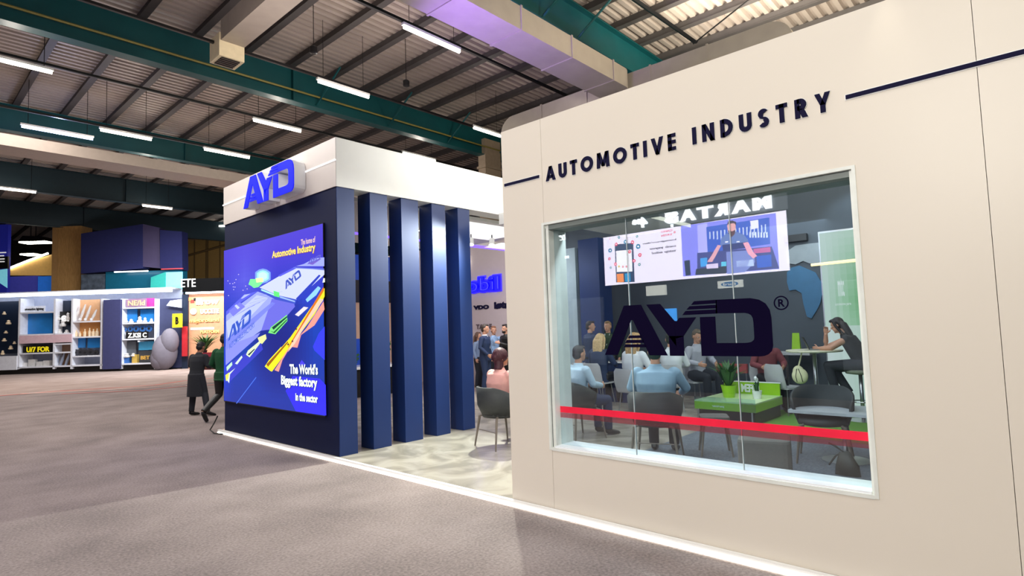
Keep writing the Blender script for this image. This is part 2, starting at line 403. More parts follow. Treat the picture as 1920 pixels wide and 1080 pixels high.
# window decals
def hollow(name, polys, m, X, th, parent=None):
    mbx = MB().use(m)
    for p in polys:
        mbx.poly(frame(X), [(-y, z) for y, z in p], 0, th)
    return mbx
LA = [[(2.776, 1.426), (2.567, 1.842), (2.405, 1.838), (2.186, 1.425), (2.346, 1.425), (2.502, 1.735), (2.647, 1.427)]]
LA = [[(2.776, 1.426), (2.567, 1.842), (2.486, 1.842), (2.486, 1.715), (2.502, 1.72), (2.647, 1.426)],
      [(2.486, 1.842), (2.405, 1.842), (2.186, 1.426), (2.346, 1.426), (2.486, 1.715)],
      [(2.525, 1.590), (2.42, 1.590), (2.41, 1.567), (2.544, 1.567)], [(2.555, 1.553), (2.40, 1.553), (2.39, 1.527), (2.571, 1.527)],
      [(2.568, 1.516), (2.385, 1.516), (2.373, 1.491), (2.583, 1.491)]]
LY = [[(2.356, 1.84), (2.231, 1.84), (2.114, 1.700), (2.108, 1.500), (2.168, 1.578)],
      [(2.114, 1.700), (2.095, 1.697), (2.073, 1.722), (1.933, 1.722), (2.044, 1.577), (2.108, 1.56)],
      [(2.168, 1.580), (2.044, 1.580), (2.044, 1.424), (2.168, 1.424)]]
arcO = [(1.771, 1.848), (1.516, 1.846), (1.455, 1.832), (1.411, 1.802), (1.385, 1.755), (1.377, 1.698), (1.377, 1.503), (1.386, 1.467), (1.411, 1.442), (1.440, 1.430), (1.469, 1.426), (1.905, 1.425)]
arcI = [(1.777, 1.745), (1.559, 1.740), (1.535, 1.734), (1.516, 1.722), (1.506, 1.700), (1.503, 1.673), (1.503, 1.562), (1.507, 1.545), (1.524, 1.531), (1.548, 1.525), (1.572, 1.523), (1.782, 1.523)]
LD = [[arcO[i], arcO[i+1], arcI[i+1], arcI[i]] for i in range(11)]
LD += [[(1.905, 1.425), (1.903, 1.722), (1.782, 1.722), (1.782, 1.523)],
       [(1.943, 1.846), (1.764, 1.848), (1.764, 1.820), (1.969, 1.818)], [(1.982, 1.809), (1.764, 1.811), (1.764, 1.783), (2.009, 1.783)],
       [(2.017, 1.774), (1.764, 1.776), (1.764, 1.744), (2.046, 1.742)]]
r_ = empty('window_lettering', (4.243, 2.08, 1.424), 0, 'large dark violet AYD lettering stuck on the window glass', 'lettering')
for L, nm in ((LA, 'letter_a'), (LY, 'letter_y'), (LD, 'letter_d')):
    part(r_, nm, hollow(nm, L, INKD, 4.2445, .003))
r_ = empty('registered_mark', (4.243, 1.306, 1.80), 0, 'small circled R mark on the glass right of the large lettering', 'mark')
m2 = MB().use(INKD)
F_ = (Vector((4.2445, 1.306, 1.80)), -Yv, Zv, -Xv)
for k in range(28):
    a0, a1 = 2*PI*k/28, 2*PI*(k+1)/28
    m2.poly(F_, [(.050*math.cos(a0), .050*math.sin(a0)), (.050*math.cos(a1), .050*math.sin(a1)), (.041*math.cos(a1), .041*math.sin(a1)), (.041*math.cos(a0), .041*math.sin(a0))], 0, .002)
part(r_, 'ring', m2)
m2 = MB().use(INKD); m2.text(F_, 'R', -.020, .024, -.027, .027, .001, off=.03); part(r_, 'letter', m2)
# red tape across the window
r_ = empty('warning_tape', (4.240, 2.05, .90), 0, 'red ribbon band stuck across the lower part of the window glass', 'tape')
RT = mat('red_ribbon_glow', (226, 22, 56), 0.4, emit=.22);  # ribbon red given a faint glow of its own to look vivid
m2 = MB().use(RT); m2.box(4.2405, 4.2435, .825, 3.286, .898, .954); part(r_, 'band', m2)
m3 = glass_mat('pink_reflection', (1.0, .50, .55), 0.10, .4)  # pink see-through strip stands in for the band's reflection in the glazing
m2 = MB().use(m3); m2.box(4.2405, 4.242, .825, 3.286, .852, .897); tag(part(r_, 'tape_reflection', m2), 'translucent pink strip put in as the reflection of the red band')

# navy line and lettering on the wall
def stripe(y0, y1, label):
    mbx = MB().use(INK); mbx.box(4.138, 4.152, y0, y1, 3.082, 3.108); mbx.use(WHITE); mbx.box(4.146, 4.151, y0-.006, y1+.006, 3.076, 3.114)
    tag(mbx.build('wall_stripe'), label, 'stripe')
stripe(3.355, 3.80, 'short navy bar on the white wall left of the word AUTOMOTIVE')
stripe(-4.0, .802, 'long navy bar on the white wall right of the word INDUSTRY')
def strokes(ch, h, w):
    """geometric capital built from bars; unit: height h, stroke w. returns (polys, advance)"""
    P = []
    def bar(x0, y0, x1, y1, ww=None, horiz=False):
        ww = ww or w
        if horiz: P.append([(x0, y0-ww/2), (x1, y1-ww/2), (x1, y1+ww/2), (x0, y0+ww/2)])
        else: P.append([(x0-ww/2, y0), (x0+ww/2, y0), (x1+ww/2, y1), (x1-ww/2, y1)])
    def arc(cx, cy, rx, ry, a0, a1, n=12):
        for k in range(n):
            t0 = math.radians(a0+(a1-a0)*k/n); t1 = math.radians(a0+(a1-a0)*(k+1)/n)
            P.append([(cx+rx*math.cos(t0), cy+ry*math.sin(t0)), (cx+rx*math.cos(t1), cy+ry*math.sin(t1)), (cx+(rx-w)*math.cos(t1), cy+(ry-w)*math.sin(t1)), (cx+(rx-w)*math.cos(t0), cy+(ry-w)*math.sin(t0))])
    if ch == 'A': bar(w*.5, 0, .42*h, h); bar(.84*h-w*.5, 0, .42*h, h); bar(.2*h, .27*h, .64*h, .27*h, w*.85, True); adv = .84*h
    elif ch == 'V': bar(w*.5, h, .40*h, 0); bar(.80*h-w*.5, h, .40*h, 0); adv = .80*h
    elif ch == 'U':
        bar(w/2, .34*h, w/2, h); bar(.68*h-w/2, .34*h, .68*h-w/2, h); arc(.34*h, .34*h, .34*h, .34*h, 180, 360); adv = .68*h
    elif ch == 'T': bar(.29*h, 0, .29*h, h); bar(0, h-w*.45, .58*h, h-w*.45, w*.9, True); adv = .58*h
    elif ch == 'O': arc(.49*h, .5*h, .49*h, .51*h, 0, 360, 28); adv = .98*h
    elif ch == 'M':
        bar(w*.5, 0, .17*h, h); bar(.17*h, h, .48*h, .12*h); bar(.79*h, h, .48*h, .12*h); bar(.96*h-w*.5, 0, .79*h, h); adv = .96*h
    elif ch == 'I': bar(w/2, 0, w/2, h); adv = w
    elif ch == 'E':
        bar(w/2, 0, w/2, h)
        for y in (w*.42, .5*h, h-w*.42): bar(0, y, .5*h, y, w*.84, True)
        adv = .5*h
    elif ch == 'N': bar(w/2, 0, w/2, h); bar(.72*h-w/2, 0, .72*h-w/2, h); bar(w*.55, h, .72*h-w*.55, 0); adv = .72*h
    elif ch == 'D':
        bar(w/2, 0, w/2, h); arc(.22*h, .5*h, .48*h, .5*h, -90, 90, 16)
        bar(w*.5, w*.5, .24*h, w*.5, w, True); bar(w*.5, h-w*.5, .24*h, h-w*.5, w, True); adv = .70*h
    elif ch == 'S':
        arc(.27*h, .73*h, .27*h, .27*h, 35, 265, 14); arc(.27*h, .27*h+.0*h, .28*h, .28*h, 90, -145, 14); adv = .56*h
    elif ch == 'R':
        bar(w/2, 0, w/2, h); arc(.28*h, .70*h, .28*h, .30*h, -90, 90, 12)
        bar(w*.5, h-w*.5, .30*h, h-w*.5, w, True); bar(w*.5, .40*h+w*.5, .30*h, .40*h+w*.5, w, True); bar(.58*h-w*.45, 0, .30*h, .45*h, w*1.15); adv = .60*h
    elif ch == 'Y': bar(.36*h, 0, .36*h, .45*h); bar(.36*h, .38*h, w*.5, h, w); bar(.36*h, .38*h, .72*h-w*.5, h, w); adv = .72*h
    return P, adv
def capsline(word, ya, yb, z0, h, label):
    w = .24*h
    advs = [strokes(c, h, w)[1] for c in word]; gap = ((ya-yb)-sum(advs))/(len(word)-1)
    root = empty('wall_lettering', (4.15, (ya+yb)/2, z0), 0, label, 'lettering'); x = -ya
    for c, ad in zip(word, advs):
        mbx = MB(); P, _ = strokes(c, h, w)
        mbx.use(WHITE)
        for p in P:
            cx = sum(q[0] for q in p)/4; cy = sum(q[1] for q in p)/4
            q2 = []
            for q in p:
                d_ = Vector((q[0]-cx, q[1]-cy)); L = d_.length or 1; q2.append((x+q[0]+d_.x/L*.005, z0+q[1]+d_.y/L*.005))
            mbx.poly(FW, q2, .001, .004)
        mbx.use(INK)
        for p in P: mbx.poly(FW, [(x+q[0], z0+q[1]) for q in p], .002, .012)
        part(root, 'letter_'+c.lower(), mbx); x += ad+gap
capsline('AUTOMOTIVE', 3.272, 1.975, 3.030, .132, 'navy raised letters spelling AUTOMOTIVE on the white wall')
capsline('INDUSTRY', 1.838, .889, 3.034, .130, 'navy raised letters spelling INDUSTRY on the white wall')

# ---- navy and white tower with the screen
tw = empty('booth_tower', (4.3, 8.8, .05), 0, 'white-topped navy booth tower left of the entrance with a screen and open fins', 'booth tower')
m2 = MB().use(mat('fascia_cream', (222, 214, 204), 0.4, noise=.01)); m2.box(4.15, 4.45, 7.25, 10.70, 3.685, 4.365)
m2.box(4.15, 4.45, 6.921, 7.25, 3.685, 4.365)
m2.use(WHITE); m2.box(4.452, 9.2, 6.92, 7.25, 3.685, 4.365); m2.box(4.155, 4.452, 6.915, 6.921, 3.685, 4.365)
part(tw, 'fascia', m2)
m2 = MB().use(NAVYD); m2.box(4.165, 4.44, 6.95, 10.685, .05, 3.685); m2.use(NAVY); m2.box(4.168, 4.44, 6.932, 6.95, .05, 3.685)
part(tw, 'screen_wall', m2)
for (a, b) in ((4.70, 5.0), (5.25, 5.575), (5.845, 6.125), (6.40, 6.665)):
    m2 = MB().use(NAVY); m2.box(a, b, 6.94, 7.25, .05, 3.685); part(tw, 'column', m2, bevel=.003)
m2 = MB().use(WHITE); m2.box(4.44, 9.2, 7.25, 10.685, 3.60, 3.66); part(tw, 'ceiling_panel', m2)
m2 = MB().use(EMS); m2.box(4.138, 4.151, 9.78, 10.72, 4.038, 4.058); part(tw, 'light_line', m2)
m2 = MB().use(EMS); m2.box(4.138, 4.151, 6.915, 7.80, 4.038, 4.058); part(tw, 'light_line', m2)
m2 = MB().use(EMS); m2.box(6.95, 8.9, 7.4, 8.7, 3.588, 3.599); part(tw, 'ceiling_glow', m2)  # glowing sheet added to whiten the underside of the ceiling
# AYD sign on the tower
sg = empty('tower_sign', (4.15, 9.0, 3.83), 0, 'deep blue AYD lettering with thick white sides on the tower fascia', 'sign')
BLUE = mat('glowing_blue_face', (10, 24, 226), 0.6, emit=.75, spec=.1, noise=0.02)
def mp(q):      # logo proportions to tower face
    y, z = q; a = (2.776-y)/(2.776-1.377); b = (z-1.425)/(1.848-1.425)
    yy = 9.41-(9.41-7.73)*a; return (yy, 3.745+.49*b)
for L, nm in ((LA, 'letter_a'), (LY, 'letter_y'), (LD, 'letter_d')):
    m2 = MB().use(SHINE)
    for p in L: m2.poly(FW, [(-mp(q)[0], mp(q)[1]) for q in p], .005, .175)
    m2.use(BLUE)
    for p in L: m2.poly(FW, [(-mp(q)[0], mp(q)[1]) for q in p], .181, .012)
    part(sg, nm, m2)

# ---- LED screen picture on the tower
scr = empty('led_screen', (4.15, 8.95, .56), 0, 'tall glowing blue screen with a factory picture on the navy tower', 'screen')
m2 = MB().use(BLACK); m2.box(4.140, 4.1645, 7.245, 10.665, .55, 3.225); part(scr, 'screen_casing', m2)
pic = MB().use(SCREEN)
SX = 4.1385
def SP(x, y): p = PX(x, y, X=4.1385); return p
def spoly(pts, rgb, n): pic.color(rgb); pic.face([SP(x, y)-Vector((n*.0006, 0, 0)) for x, y in pts])
# background grid coloured by position (a screen shows its own colours)
def bgcol(a, b):            # a: 0 left..1 right, b: 0 bottom..1 top
    top = Vector((66, 52, 196)); mid = Vector((22, 62, 172)); bot = Vector((26, 48, 150)); pale = Vector((92, 92, 214))
    c = bot.lerp(mid, min(1, b*2.2)) if b < .45 else mid.lerp(top, min(1, (b-.45)*2.2))
    g = max(0, 1-abs(a-.25)/.35)*max(0, 1-abs(b-.78)/.3); c = c.lerp(pale, g*.8)
    dk = max(0, 1-((a-.6)**2+(b-.38)**2)*9); c = c.lerp(Vector((26, 26, 110)), dk*.75)
    lf = max(0, 1-a/.12)*max(0, 1-abs(b-.2)/.25); c = c.lerp(Vector((30, 60, 230)), lf*.7)
    return c
NG = 34
for i in range(NG):
    for j in range(NG):
        ya = 10.655-(10.655-7.255)*i/NG; yb = 10.655-(10.655-7.255)*(i+1)/NG
        za = .565+(3.215-.565)*j/NG; zb = .565+(3.215-.565)*(j+1)/NG
        pic.color(bgcol((i+.5)/NG, (j+.5)/NG)); pic.face([(SX, ya, za), (SX, yb, za), (SX, yb, zb), (SX, ya, zb)])
z6 = lambda l: [(410+x/6, 460+y/6) for x, y in l]
z7 = lambda l: [(410+x/6, 620+y/6) for x, y in l]
# roofs of the factory
spoly(z6([(85, 780), (440, 520), (660, 600), (850, 660), (560, 900), (80, 1240)]), (150, 160, 240), 2)
spoly(z6([(85, 860), (430, 560), (560, 590), (110, 1060)]), (182, 192, 250), 3)
spoly(z6([(85, 1060), (600, 640), (640, 650), (85, 1180)]), (120, 130, 228), 3)
spoly(z7([(78, 180), (390, 60), (470, 20), (440, 70), (80, 390)]), (132, 138, 236), 3)
spoly(z7([(80, 400), (200, 320), (480, 140), (500, 210), (110, 590), (80, 560)]), (54, 60, 190), 3)
spoly(z6([(85, 745), (280, 560), (350, 540), (440, 515), (250, 640), (85, 790)]), (90, 96, 222), 3)
spoly(z6([(600, 600), (740, 620), (850, 650), (860, 690), (640, 940), (480, 960)]), (104, 104, 214), 3)
spoly(z6([(250, 600), (290, 555), (360, 545), (270, 600)]), (170, 180, 250), 4)
spoly(z6([(115, 740), (240, 640), (300, 690), (165, 800)]), (118, 120, 232), 4)
spoly(z6([(180, 680), (200, 665), (240, 700), (215, 720)]), (190, 200, 255), 5)
for k in range(7):
    x = 90+k*62; spoly(z6([(x, 850-k*48), (x+10, 845-k*48), (x+260, 700-k*30), (x+252, 700-k*30)]), (92, 102, 212), 4)
spoly(z6([(460, 475), (850, 250), (1190, 280), (1190, 330), (880, 610), (660, 560)]), (196, 204, 252), 3)
spoly(z6([(460, 475), (660, 560), (880, 610), (860, 660), (640, 610), (470, 520)]), (60, 80, 190), 4)
spoly(z6([(480, 490), (640, 555), (640, 572), (480, 508)]), (170, 240, 230), 5)
spoly(z6([(690, 570), (860, 625), (860, 640), (690, 590)]), (150, 180, 250), 5)
spoly(z6([(620, 510), (685, 530), (685, 585), (625, 570)]), (96, 246, 120), 6)
spoly(z6([(870, 600), (1130, 330), (1150, 340), (900, 630)]), (40, 60, 180), 4)
spoly(z6([(670, 340), (870, 235), (870, 262), (690, 352)]), (84, 88, 220), 4)
spoly(z6([(960, 210), (1080, 145), (1190, 135), (1190, 235), (870, 235)]), (150, 160, 250), 4)
spoly(z6([(840, 245), (1190, 262), (1190, 275), (850, 258)]), (96, 110, 210), 5)
spoly(z6([(1000, 205), (1130, 150), (1160, 150), (1060, 220)]), (112, 90, 190), 5)
# bright burst
for R_, cl in ((62, (120, 160, 250)), (48, (150, 220, 250)), (34, (190, 250, 240))):
    spoly(z6([(500+1.4*R_*math.cos(t*PI/6)*(1+.15*(t % 2)), 345+1.35*R_*math.sin(t*PI/6)) for t in range(12)]), cl, 7+(62-R_)/14)
spoly(z6([(340, 440), (360, 380), (450, 380), (500, 420), (450, 470), (400, 480), (370, 455)]), (120, 240, 150), 11)
spoly(z6([(420, 370), (500, 365), (510, 410), (430, 420)]), (236, 255, 170), 12)
for x, y in ((105, 400), (128, 430), (160, 432), (180, 420), (196, 385), (225, 328), (165, 468), (185, 470), (170, 498), (112, 565), (305, 458), (275, 505), (322, 490)):
    spoly(z6([(x-6, y), (x, y-6), (x+6, y), (x, y+6)]), (214, 204, 236), 4)
# loading docks and street band
spoly(z6([(590, 920), (770, 780), (775, 850), (640, 1000), (560, 985)]), (120, 220, 120), 5)
spoly(z6([(600, 925), (772, 795), (772, 812), (620, 950)]), (20, 60, 60), 6)
spoly(z6([(580, 960), (620, 975), (770, 830), (772, 842), (630, 990)]), (20, 90, 50), 6)
spoly(z7([(440, 80), (530, 40), (540, 90), (490, 150), (460, 130)]), (226, 232, 150), 5)
spoly(z7([(310, 270), (330, 225), (470, 110), (470, 140), (350, 300)]), (214, 240, 190), 5)
spoly(z7([(330, 268), (400, 205), (415, 205), (345, 280)]), (40, 50, 70), 6)
spoly(z7([(185, 370), (260, 280), (270, 300), (210, 380)]), (206, 224, 214), 5)
spoly(z7([(90, 410), (150, 350), (155, 385), (95, 455)]), (190, 240, 200), 5)
spoly(z7([(100, 490), (190, 420), (130, 490), (120, 590), (90, 550)]), (212, 226, 220), 5)
spoly(z7([(78, 500), (120, 470), (110, 540), (85, 570)]), (222, 240, 90), 6)
spoly(z6([(860, 780), (960, 690), (1010, 700), (900, 800)]), (220, 214, 220), 5)
spoly(z6([(980, 610), (1120, 460), (1150, 480), (1100, 560), (1000, 640)]), (140, 200, 250), 5)
spoly(z6([(1180, 370), (1197, 370), (1197, 415), (1170, 420)]), (240, 250, 220), 5)
spoly([(497, 687), (545, 632), (609, 540), (609, 556), (590, 590), (545, 650), (510, 697)], (236, 220, 40), 5)
spoly([(515, 694), (540, 655), (575, 615), (607, 565), (609, 580), (590, 610), (565, 628), (558, 652), (545, 650), (530, 675), (523, 697)], (232, 150, 138), 6)
spoly([(540, 660), (553, 645), (572, 612), (607, 562), (600, 560), (560, 615)], (250, 196, 168), 7)
spoly([(497, 687), (505, 675), (528, 650), (524, 672), (508, 696)], (250, 246, 40), 8)
spoly([(540, 652), (543, 650), (608, 545), (607, 538)], (210, 110, 30), 8)
spoly([(500, 683), (540, 640), (541, 642), (503, 688)], (150, 90, 20), 9)
for x, y in ((556, 617), (549, 640), (541, 646)): spoly([(x-2, y), (x, y-3), (x+2, y), (x, y+2)], (90, 40, 60), 10)
# blue facets
spoly([(587, 650), (598, 625), (609, 612), (609, 675), (590, 657)], (52, 60, 250), 4)
spoly([(536, 733), (549, 705), (600, 710), (611, 722), (612, 779), (555, 771)], (48, 44, 250), 4)
spoly([(560, 685), (566, 675), (575, 686)], (70, 60, 240), 4)
spoly([(443, 756), (480, 707), (481, 708), (444, 757)], (72, 110, 222), 4)
pic.color((0, 0, 0))
# lettering on the picture
FS = (Vector((SX, 0, 0)), -Yv, Zv, -Xv)
def stext(txt, xa, ya, xb, yb, h, rgb, n, off=.03, sl=0):
    """bottom-left pixel, bottom-right pixel, height in m"""
    A = SP(xa, ya); B = SP(xb, yb); u = (B-A); L = u.length; u.normalize(); v = Vector((0, -u.z, u.y)) if False else Vector((0, u.z, -u.y))
    pic.color(rgb); pic.text((A, u, v, -Xv), txt, 0, L, 0, h, n*.0006, off=off, skew=sl)
stext('Automotive Industry', 511, 489, 593, 475, .15, (140, 90, 20), 12, .05)
stext('Automotive Industry', 511, 488, 592, 474, .14, (255, 226, 120), 14, .025)
stext('The home of', 565, 460, 592, 454, .085, (236, 196, 176), 13, .02)
stext("The World's", 545, 702, 598, 704, .155, (10, 24, 90), 12, .07)
stext("The World's", 544, 701, 597, 703, .15, (240, 255, 250), 14, .04)
stext('Biggest factory', 529, 727, 597, 734, .19, (10, 24, 90), 12, .07)
stext('Biggest factory', 528, 726, 596, 733, .185, (240, 255, 250), 14, .04)
stext('in the sector', 556, 752, 598, 757, .12, (10, 24, 90), 12, .07)
stext('in the sector', 555, 751, 597, 756, .115, (240, 255, 250), 14, .04)
def slogo(ax, ay, bx, by, hx, hy, rgb, n):
    A = SP(ax, ay); B = SP(bx, by); H = SP(hx, hy)-A
    pic.color(rgb)
    for L in (LA, LY, LD):
        for p in L:
            pic.face([A+(B-A)*((2.776-q[0])/1.399)+H*((q[1]-1.425)/.423)-Vector((n*.0006, 0, 0)) for q in p])
slogo(428, 640, 470, 605, 430, 614, (52, 84, 190), 8)
slogo(536, 543, 566, 518, 532, 530, (62, 82, 178), 8)
slogo(577, 496, 600, 487, 580, 486, (90, 90, 190), 8)
stext('AUTOMOBILE FACTORY', 431, 655, 479, 612, .09, (70, 96, 190), 9, .01)
part(scr, 'screen_picture', pic)

# ================================================================ ROOF
ZP = 9.7
mb = MB().use(ROOF)
y = -13.0; XA, XB = -28, 58
while y < 61:
    prof = [(0, .0), (.09, 0), (.115, .11), (.205, .11), (.23, 0)]
    n = 0
    for (a0, z0), (a1, z1) in zip(prof, prof[1:]+[(.25, 0)]):
        if a1 > a0: mb.face([(XA, y+a0, ZP+.18+z0), (XB, y+a0, ZP+.18+z0), (XB, y+a1, ZP+.18+z1), (XA, y+a1, ZP+.18+z1)])
    y += .25
ceil = tag(mb.build('ceiling'), kind='structure')
k = 0
for k in range(-3, 32):
    x = 8.0*(.37+.1625*k)
    mb = MB().use(PURL); mb.box(x-.05, x+.05, -13, 60, ZP, ZP+.18); mb.box(x-.09, x+.09, -13, 60, ZP-.012, ZP+.004)
    mb.build('purlin', parent=ceil)
# plate girders
def girder(Y, zb, zt, label, m=TEAL, x0=-26, x1=56):
    g = empty('roof_girder', (10, Y, zb), 0, label, 'roof beam')
    m2 = MB().use(m); m2.box(x0, x1, Y-.012, Y+.012, zb+.02, zt-.02); part(g, 'web', m2)
    m2 = MB().use(m); m2.box(x0, x1, Y-.16, Y+.16, zb, zb+.025); part(g, 'flange', m2); m2 = MB().use(m); m2.box(x0, x1, Y-.16, Y+.16, zt-.025, zt); part(g, 'flange', m2)
    x = x0+.4
    while x < x1:
        m2 = MB().use(m); m2.box(x-.01, x+.01, Y-.15, Y+.15, zb+.02, zt-.02); part(g, 'stiffener', m2); x += 8.45
    return g
girder(8.08, 8.75, 9.69, 'short-looking teal girder behind the purple-lit duct, nearest the camera')
g1 = girder(16.1, 8.63, 9.69, 'long teal girder crossing the whole upper left, with a yellow pipe along it')
m2 = MB().use(mat('yellow_pipe', (150, 140, 70), 0.5)); m2.loft([(-26, 15.90, 8.95), (56, 15.90, 8.95)], [.03, .03], 6); part(g1, 'pipe', m2)
girder(25.1, 8.80, 9.69, 'second teal girder from the camera on the left, dimmer, with tubes hung below')
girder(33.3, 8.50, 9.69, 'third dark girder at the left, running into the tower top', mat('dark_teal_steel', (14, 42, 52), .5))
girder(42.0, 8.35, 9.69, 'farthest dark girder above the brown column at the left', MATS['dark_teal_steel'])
# braces beside the near girder
for x in (6.4, 8.9, 10.2, 11.6):
    mb = MB().use(TEAL); mb.loft([(x, 8.05, 8.8), (x+.25, 7.0, 9.68)], [.03, .03], 6)
    tag(mb.build('roof_brace'), 'thin slanted teal brace from near girder up to a purlin', 'brace', 'braces beside the near girder')
for x in (9.0, 11.7, 14.4, 17.1):
    mb = MB().use(TEAL); mb.loft([(x, 16.05, 8.75), (x+.2, 15.0, 9.68)], [.03, .03], 6)
    tag(mb.build('roof_brace'), 'thin slanted teal brace on the camera side of the long girder', 'brace', 'braces beside the long girder')
# diagonal tie rod and flat tie seen at the top right
mb = MB().use(BLACK); mb.loft([PX(1300, 82, Z=9.3), PX(1405, -2, Z=9.3)], [.02, .02], 6)
tag(mb.build('tie_rod'), 'thin black diagonal rod under the bright roof at the top right', 'tie rod')
mb = MB().use(BLACK); P = [PX(1185, -4, Z=9.45), PX(1305, 80, Z=9.45)]; mb.loft(P, [(.07, .03)]*2, 4)
tag(mb.build('roof_tie'), 'thick dark bar running down to the large duct under the bright roof', 'tie')
# cable trays carrying the tube lamps
for Y, lab in ((9.62, 'dark cable tray above the large tube lamp near the purple-lit duct'), (13.32, 'dark cable tray in front of the long teal girder'), (17.12, 'dark cable tray just behind the long teal girder'), (21.02, 'dark cable tray in front of the second teal girder'), (25.9, 'dark cable tray behind the second teal girder')):
    mb = MB().use(BLACK); mb.box(-20, 13.6 if Y < 10 else 40, Y-.035, Y+.035, 8.30, 8.36)
    tag(mb.build('cable_tray'), lab, 'cable tray')
# ---- tube lamps
def tube(x0, x1, Y, Z, label, m=EMW):
    t = empty('tube_lamp', ((x0+x1)/2, Y, Z), 0, label, 'ceiling lamp')
    m2 = MB().use(WHITE); m2.box(x0-.03, x1+.03, Y-.05, Y+.05, Z+.045, Z+.10); part(t, 'housing', m2)
    m2 = MB().use(m); m2.loft([(x0, Y-.02, Z), (x1, Y-.02, Z)], [.045, .045], 8); part(t, 'tube', m2)
    for x in (x0+.15, x1-.15): m2 = MB().use(BLACK); m2.loft([(x, Y, Z+.09), (x, Y, ZP+.25)], [.008, .008], 4); part(t, 'hanger', m2)
    l_ = lamp('POINT', 'tube_light', ((x0+x1)/2, Y-.02, Z-.10), (0, 0, 0), 45 if m is EMW else 70, (1, .9, .8) if m is EMW else (.5, .6, 1), .08); l_.rotation_euler = (0, 0, 0)
T = [(7.43, 9.03, 9.6, 8.18, 'largest tube lamp, hanging under the roof left of the purple-lit duct'),
     (7.50, 9.01, 13.3, 8.18, 'tube lamp right in front of the long teal girder, above the tower'),
     (7.50, 9.00, 17.1, 8.18, 'tube lamp above the tower sign, behind the long teal girder'),
     (7.50, 9.04, 21.0, 8.2, 'tube lamp just above the left end of the tower fascia'),
     (4.49, 5.87, 21.0, 8.18, 'tube lamp in front of the second girder, right of the bluish one'),
     (2.77, 4.54, 22.2, 8.2, 'long bluish-white tube lamp in front of the second girder at the left'),
     (1.17, 2.67, 17.1, 8.15, 'tube lamp cut by the left edge of the photo, upper one'),
     (6.61, 7.40, 25.6, 8.42, 'short tube lamp beside the pale duct, left of the tower sign'),
     (13.08, 14.35, 13.3, 8.28, 'tube lamp touching the top left corner of the long white wall'),
     (13.06, 14.62, 17.1, 8.3, 'tube lamp just showing over the white side fascia of the tower'),
     (2.9, 4.52, 32.0, 8.23, 'lower tube lamp cut by the left edge of the photo'),
     (8.60, 9.89, 32.0, 8.2, 'small faint tube lamp far back, left of the tower')]
for i, a in enumerate(T): tube(*a, **({'m': mat('tube_blue_white', (190, 205, 255), .5, emit=9, noise=0)} if i == 5 else {}))
# small hanging sensors
for x, Y, lab in ((9.9, 9.0, 'small black hanging speaker under the roof left of the large duct'), (7.0, 12.6, 'small black sensor hanging above the long girder'), (9.8, 12.6, 'small dark hanging sensor near the tower-side tube lamp')):
    t = empty('hanging_sensor', (x, Y, 8.6), 0, lab, 'sensor')
    m2 = MB().use(BLACK); m2.lathe([(.05, 0), (.09, .02), (.09, .16), (.04, .2)], (x, Y, 8.5), 12); part(t, 'body', m2)
    m2 = MB().use(BLACK); m2.loft([(x, Y, 8.7), (x, Y, 9.95)], [.01, .01], 5); part(t, 'wire', m2)
# ---- ducts
def ductbox(mbx, x0, x1, y0, y1, z0, z1):
    mbx.box(x0, x1, y0, y1, z0, z1)
dt = empty('air_duct', (9, 6.7, 6.9), 0, 'large rectangular metal duct over the booth, underside lit purple', 'duct')
m2 = MB().use(GALV)
# run along X then a rounded elbow into the run along Y
m2.box(-16, 11.0, 6.34, 7.10, 6.9, 7.33)
for i in range(6):
    a0, a1 = math.radians(90-15*i), math.radians(75-15*i)
    m2.add([(11.0+.30*math.cos(a), 6.64-.30*math.sin(a), z) for z in (6.9, 7.33) for a in (a0, a1)] + [(11.0, 6.64, 6.9), (11.0, 6.64, 7.33)],
           [(0, 1, 3, 2), (0, 4, 1), (2, 3, 5)])
m2.box(11.0, 11.3, 6.62, 7.10, 6.9, 7.33)
part(dt, 'duct_run', m2)
x = -15
while x < 11:
    m2 = MB().use(GALV); m2.box(x-.02, x+.02, 6.32, 7.12, 6.88, 7.35); part(dt, 'joint_flange', m2); x += 1.5
m2 = MB().use(GALV); m2.box(11.3, 12.1, 3.4, 10.0, 6.9, 7.33)
for yc, sg_ in ((3.4, -1), (10.0, 1)):
    n = 8
    for i in range(n):
        a0, a1 = PI*i/n/2, PI*(i+1)/n/2
        P = [(11.3, yc+sg_*.43*math.sin(a), 6.9+.43*math.cos(a) if False else 7.33-.43*(1-math.cos(a))) for a in (a0, a1)]
        q = [(p[0], p[1], p[2]) for p in P]
        m2.add([q[0], q[1], (11.3, q[1][1], 6.9), (11.3, q[0][1], 6.9), (12.1, q[0][1], q[0][2]), (12.1, q[1][1], q[1][2]), (12.1, q[1][1], 6.9), (12.1, q[0][1], 6.9)], [(0, 1, 2, 3), (4, 7, 6, 5), (0, 4, 5, 1), (3, 2, 6, 7)])
part(dt, 'cross_run', m2)
for yy in (4.6, 5.9, 7.6, 9.0): m2 = MB().use(GALV); m2.box(11.28, 12.12, yy-.02, yy+.02, 6.88, 7.35); part(dt, 'joint_flange', m2)
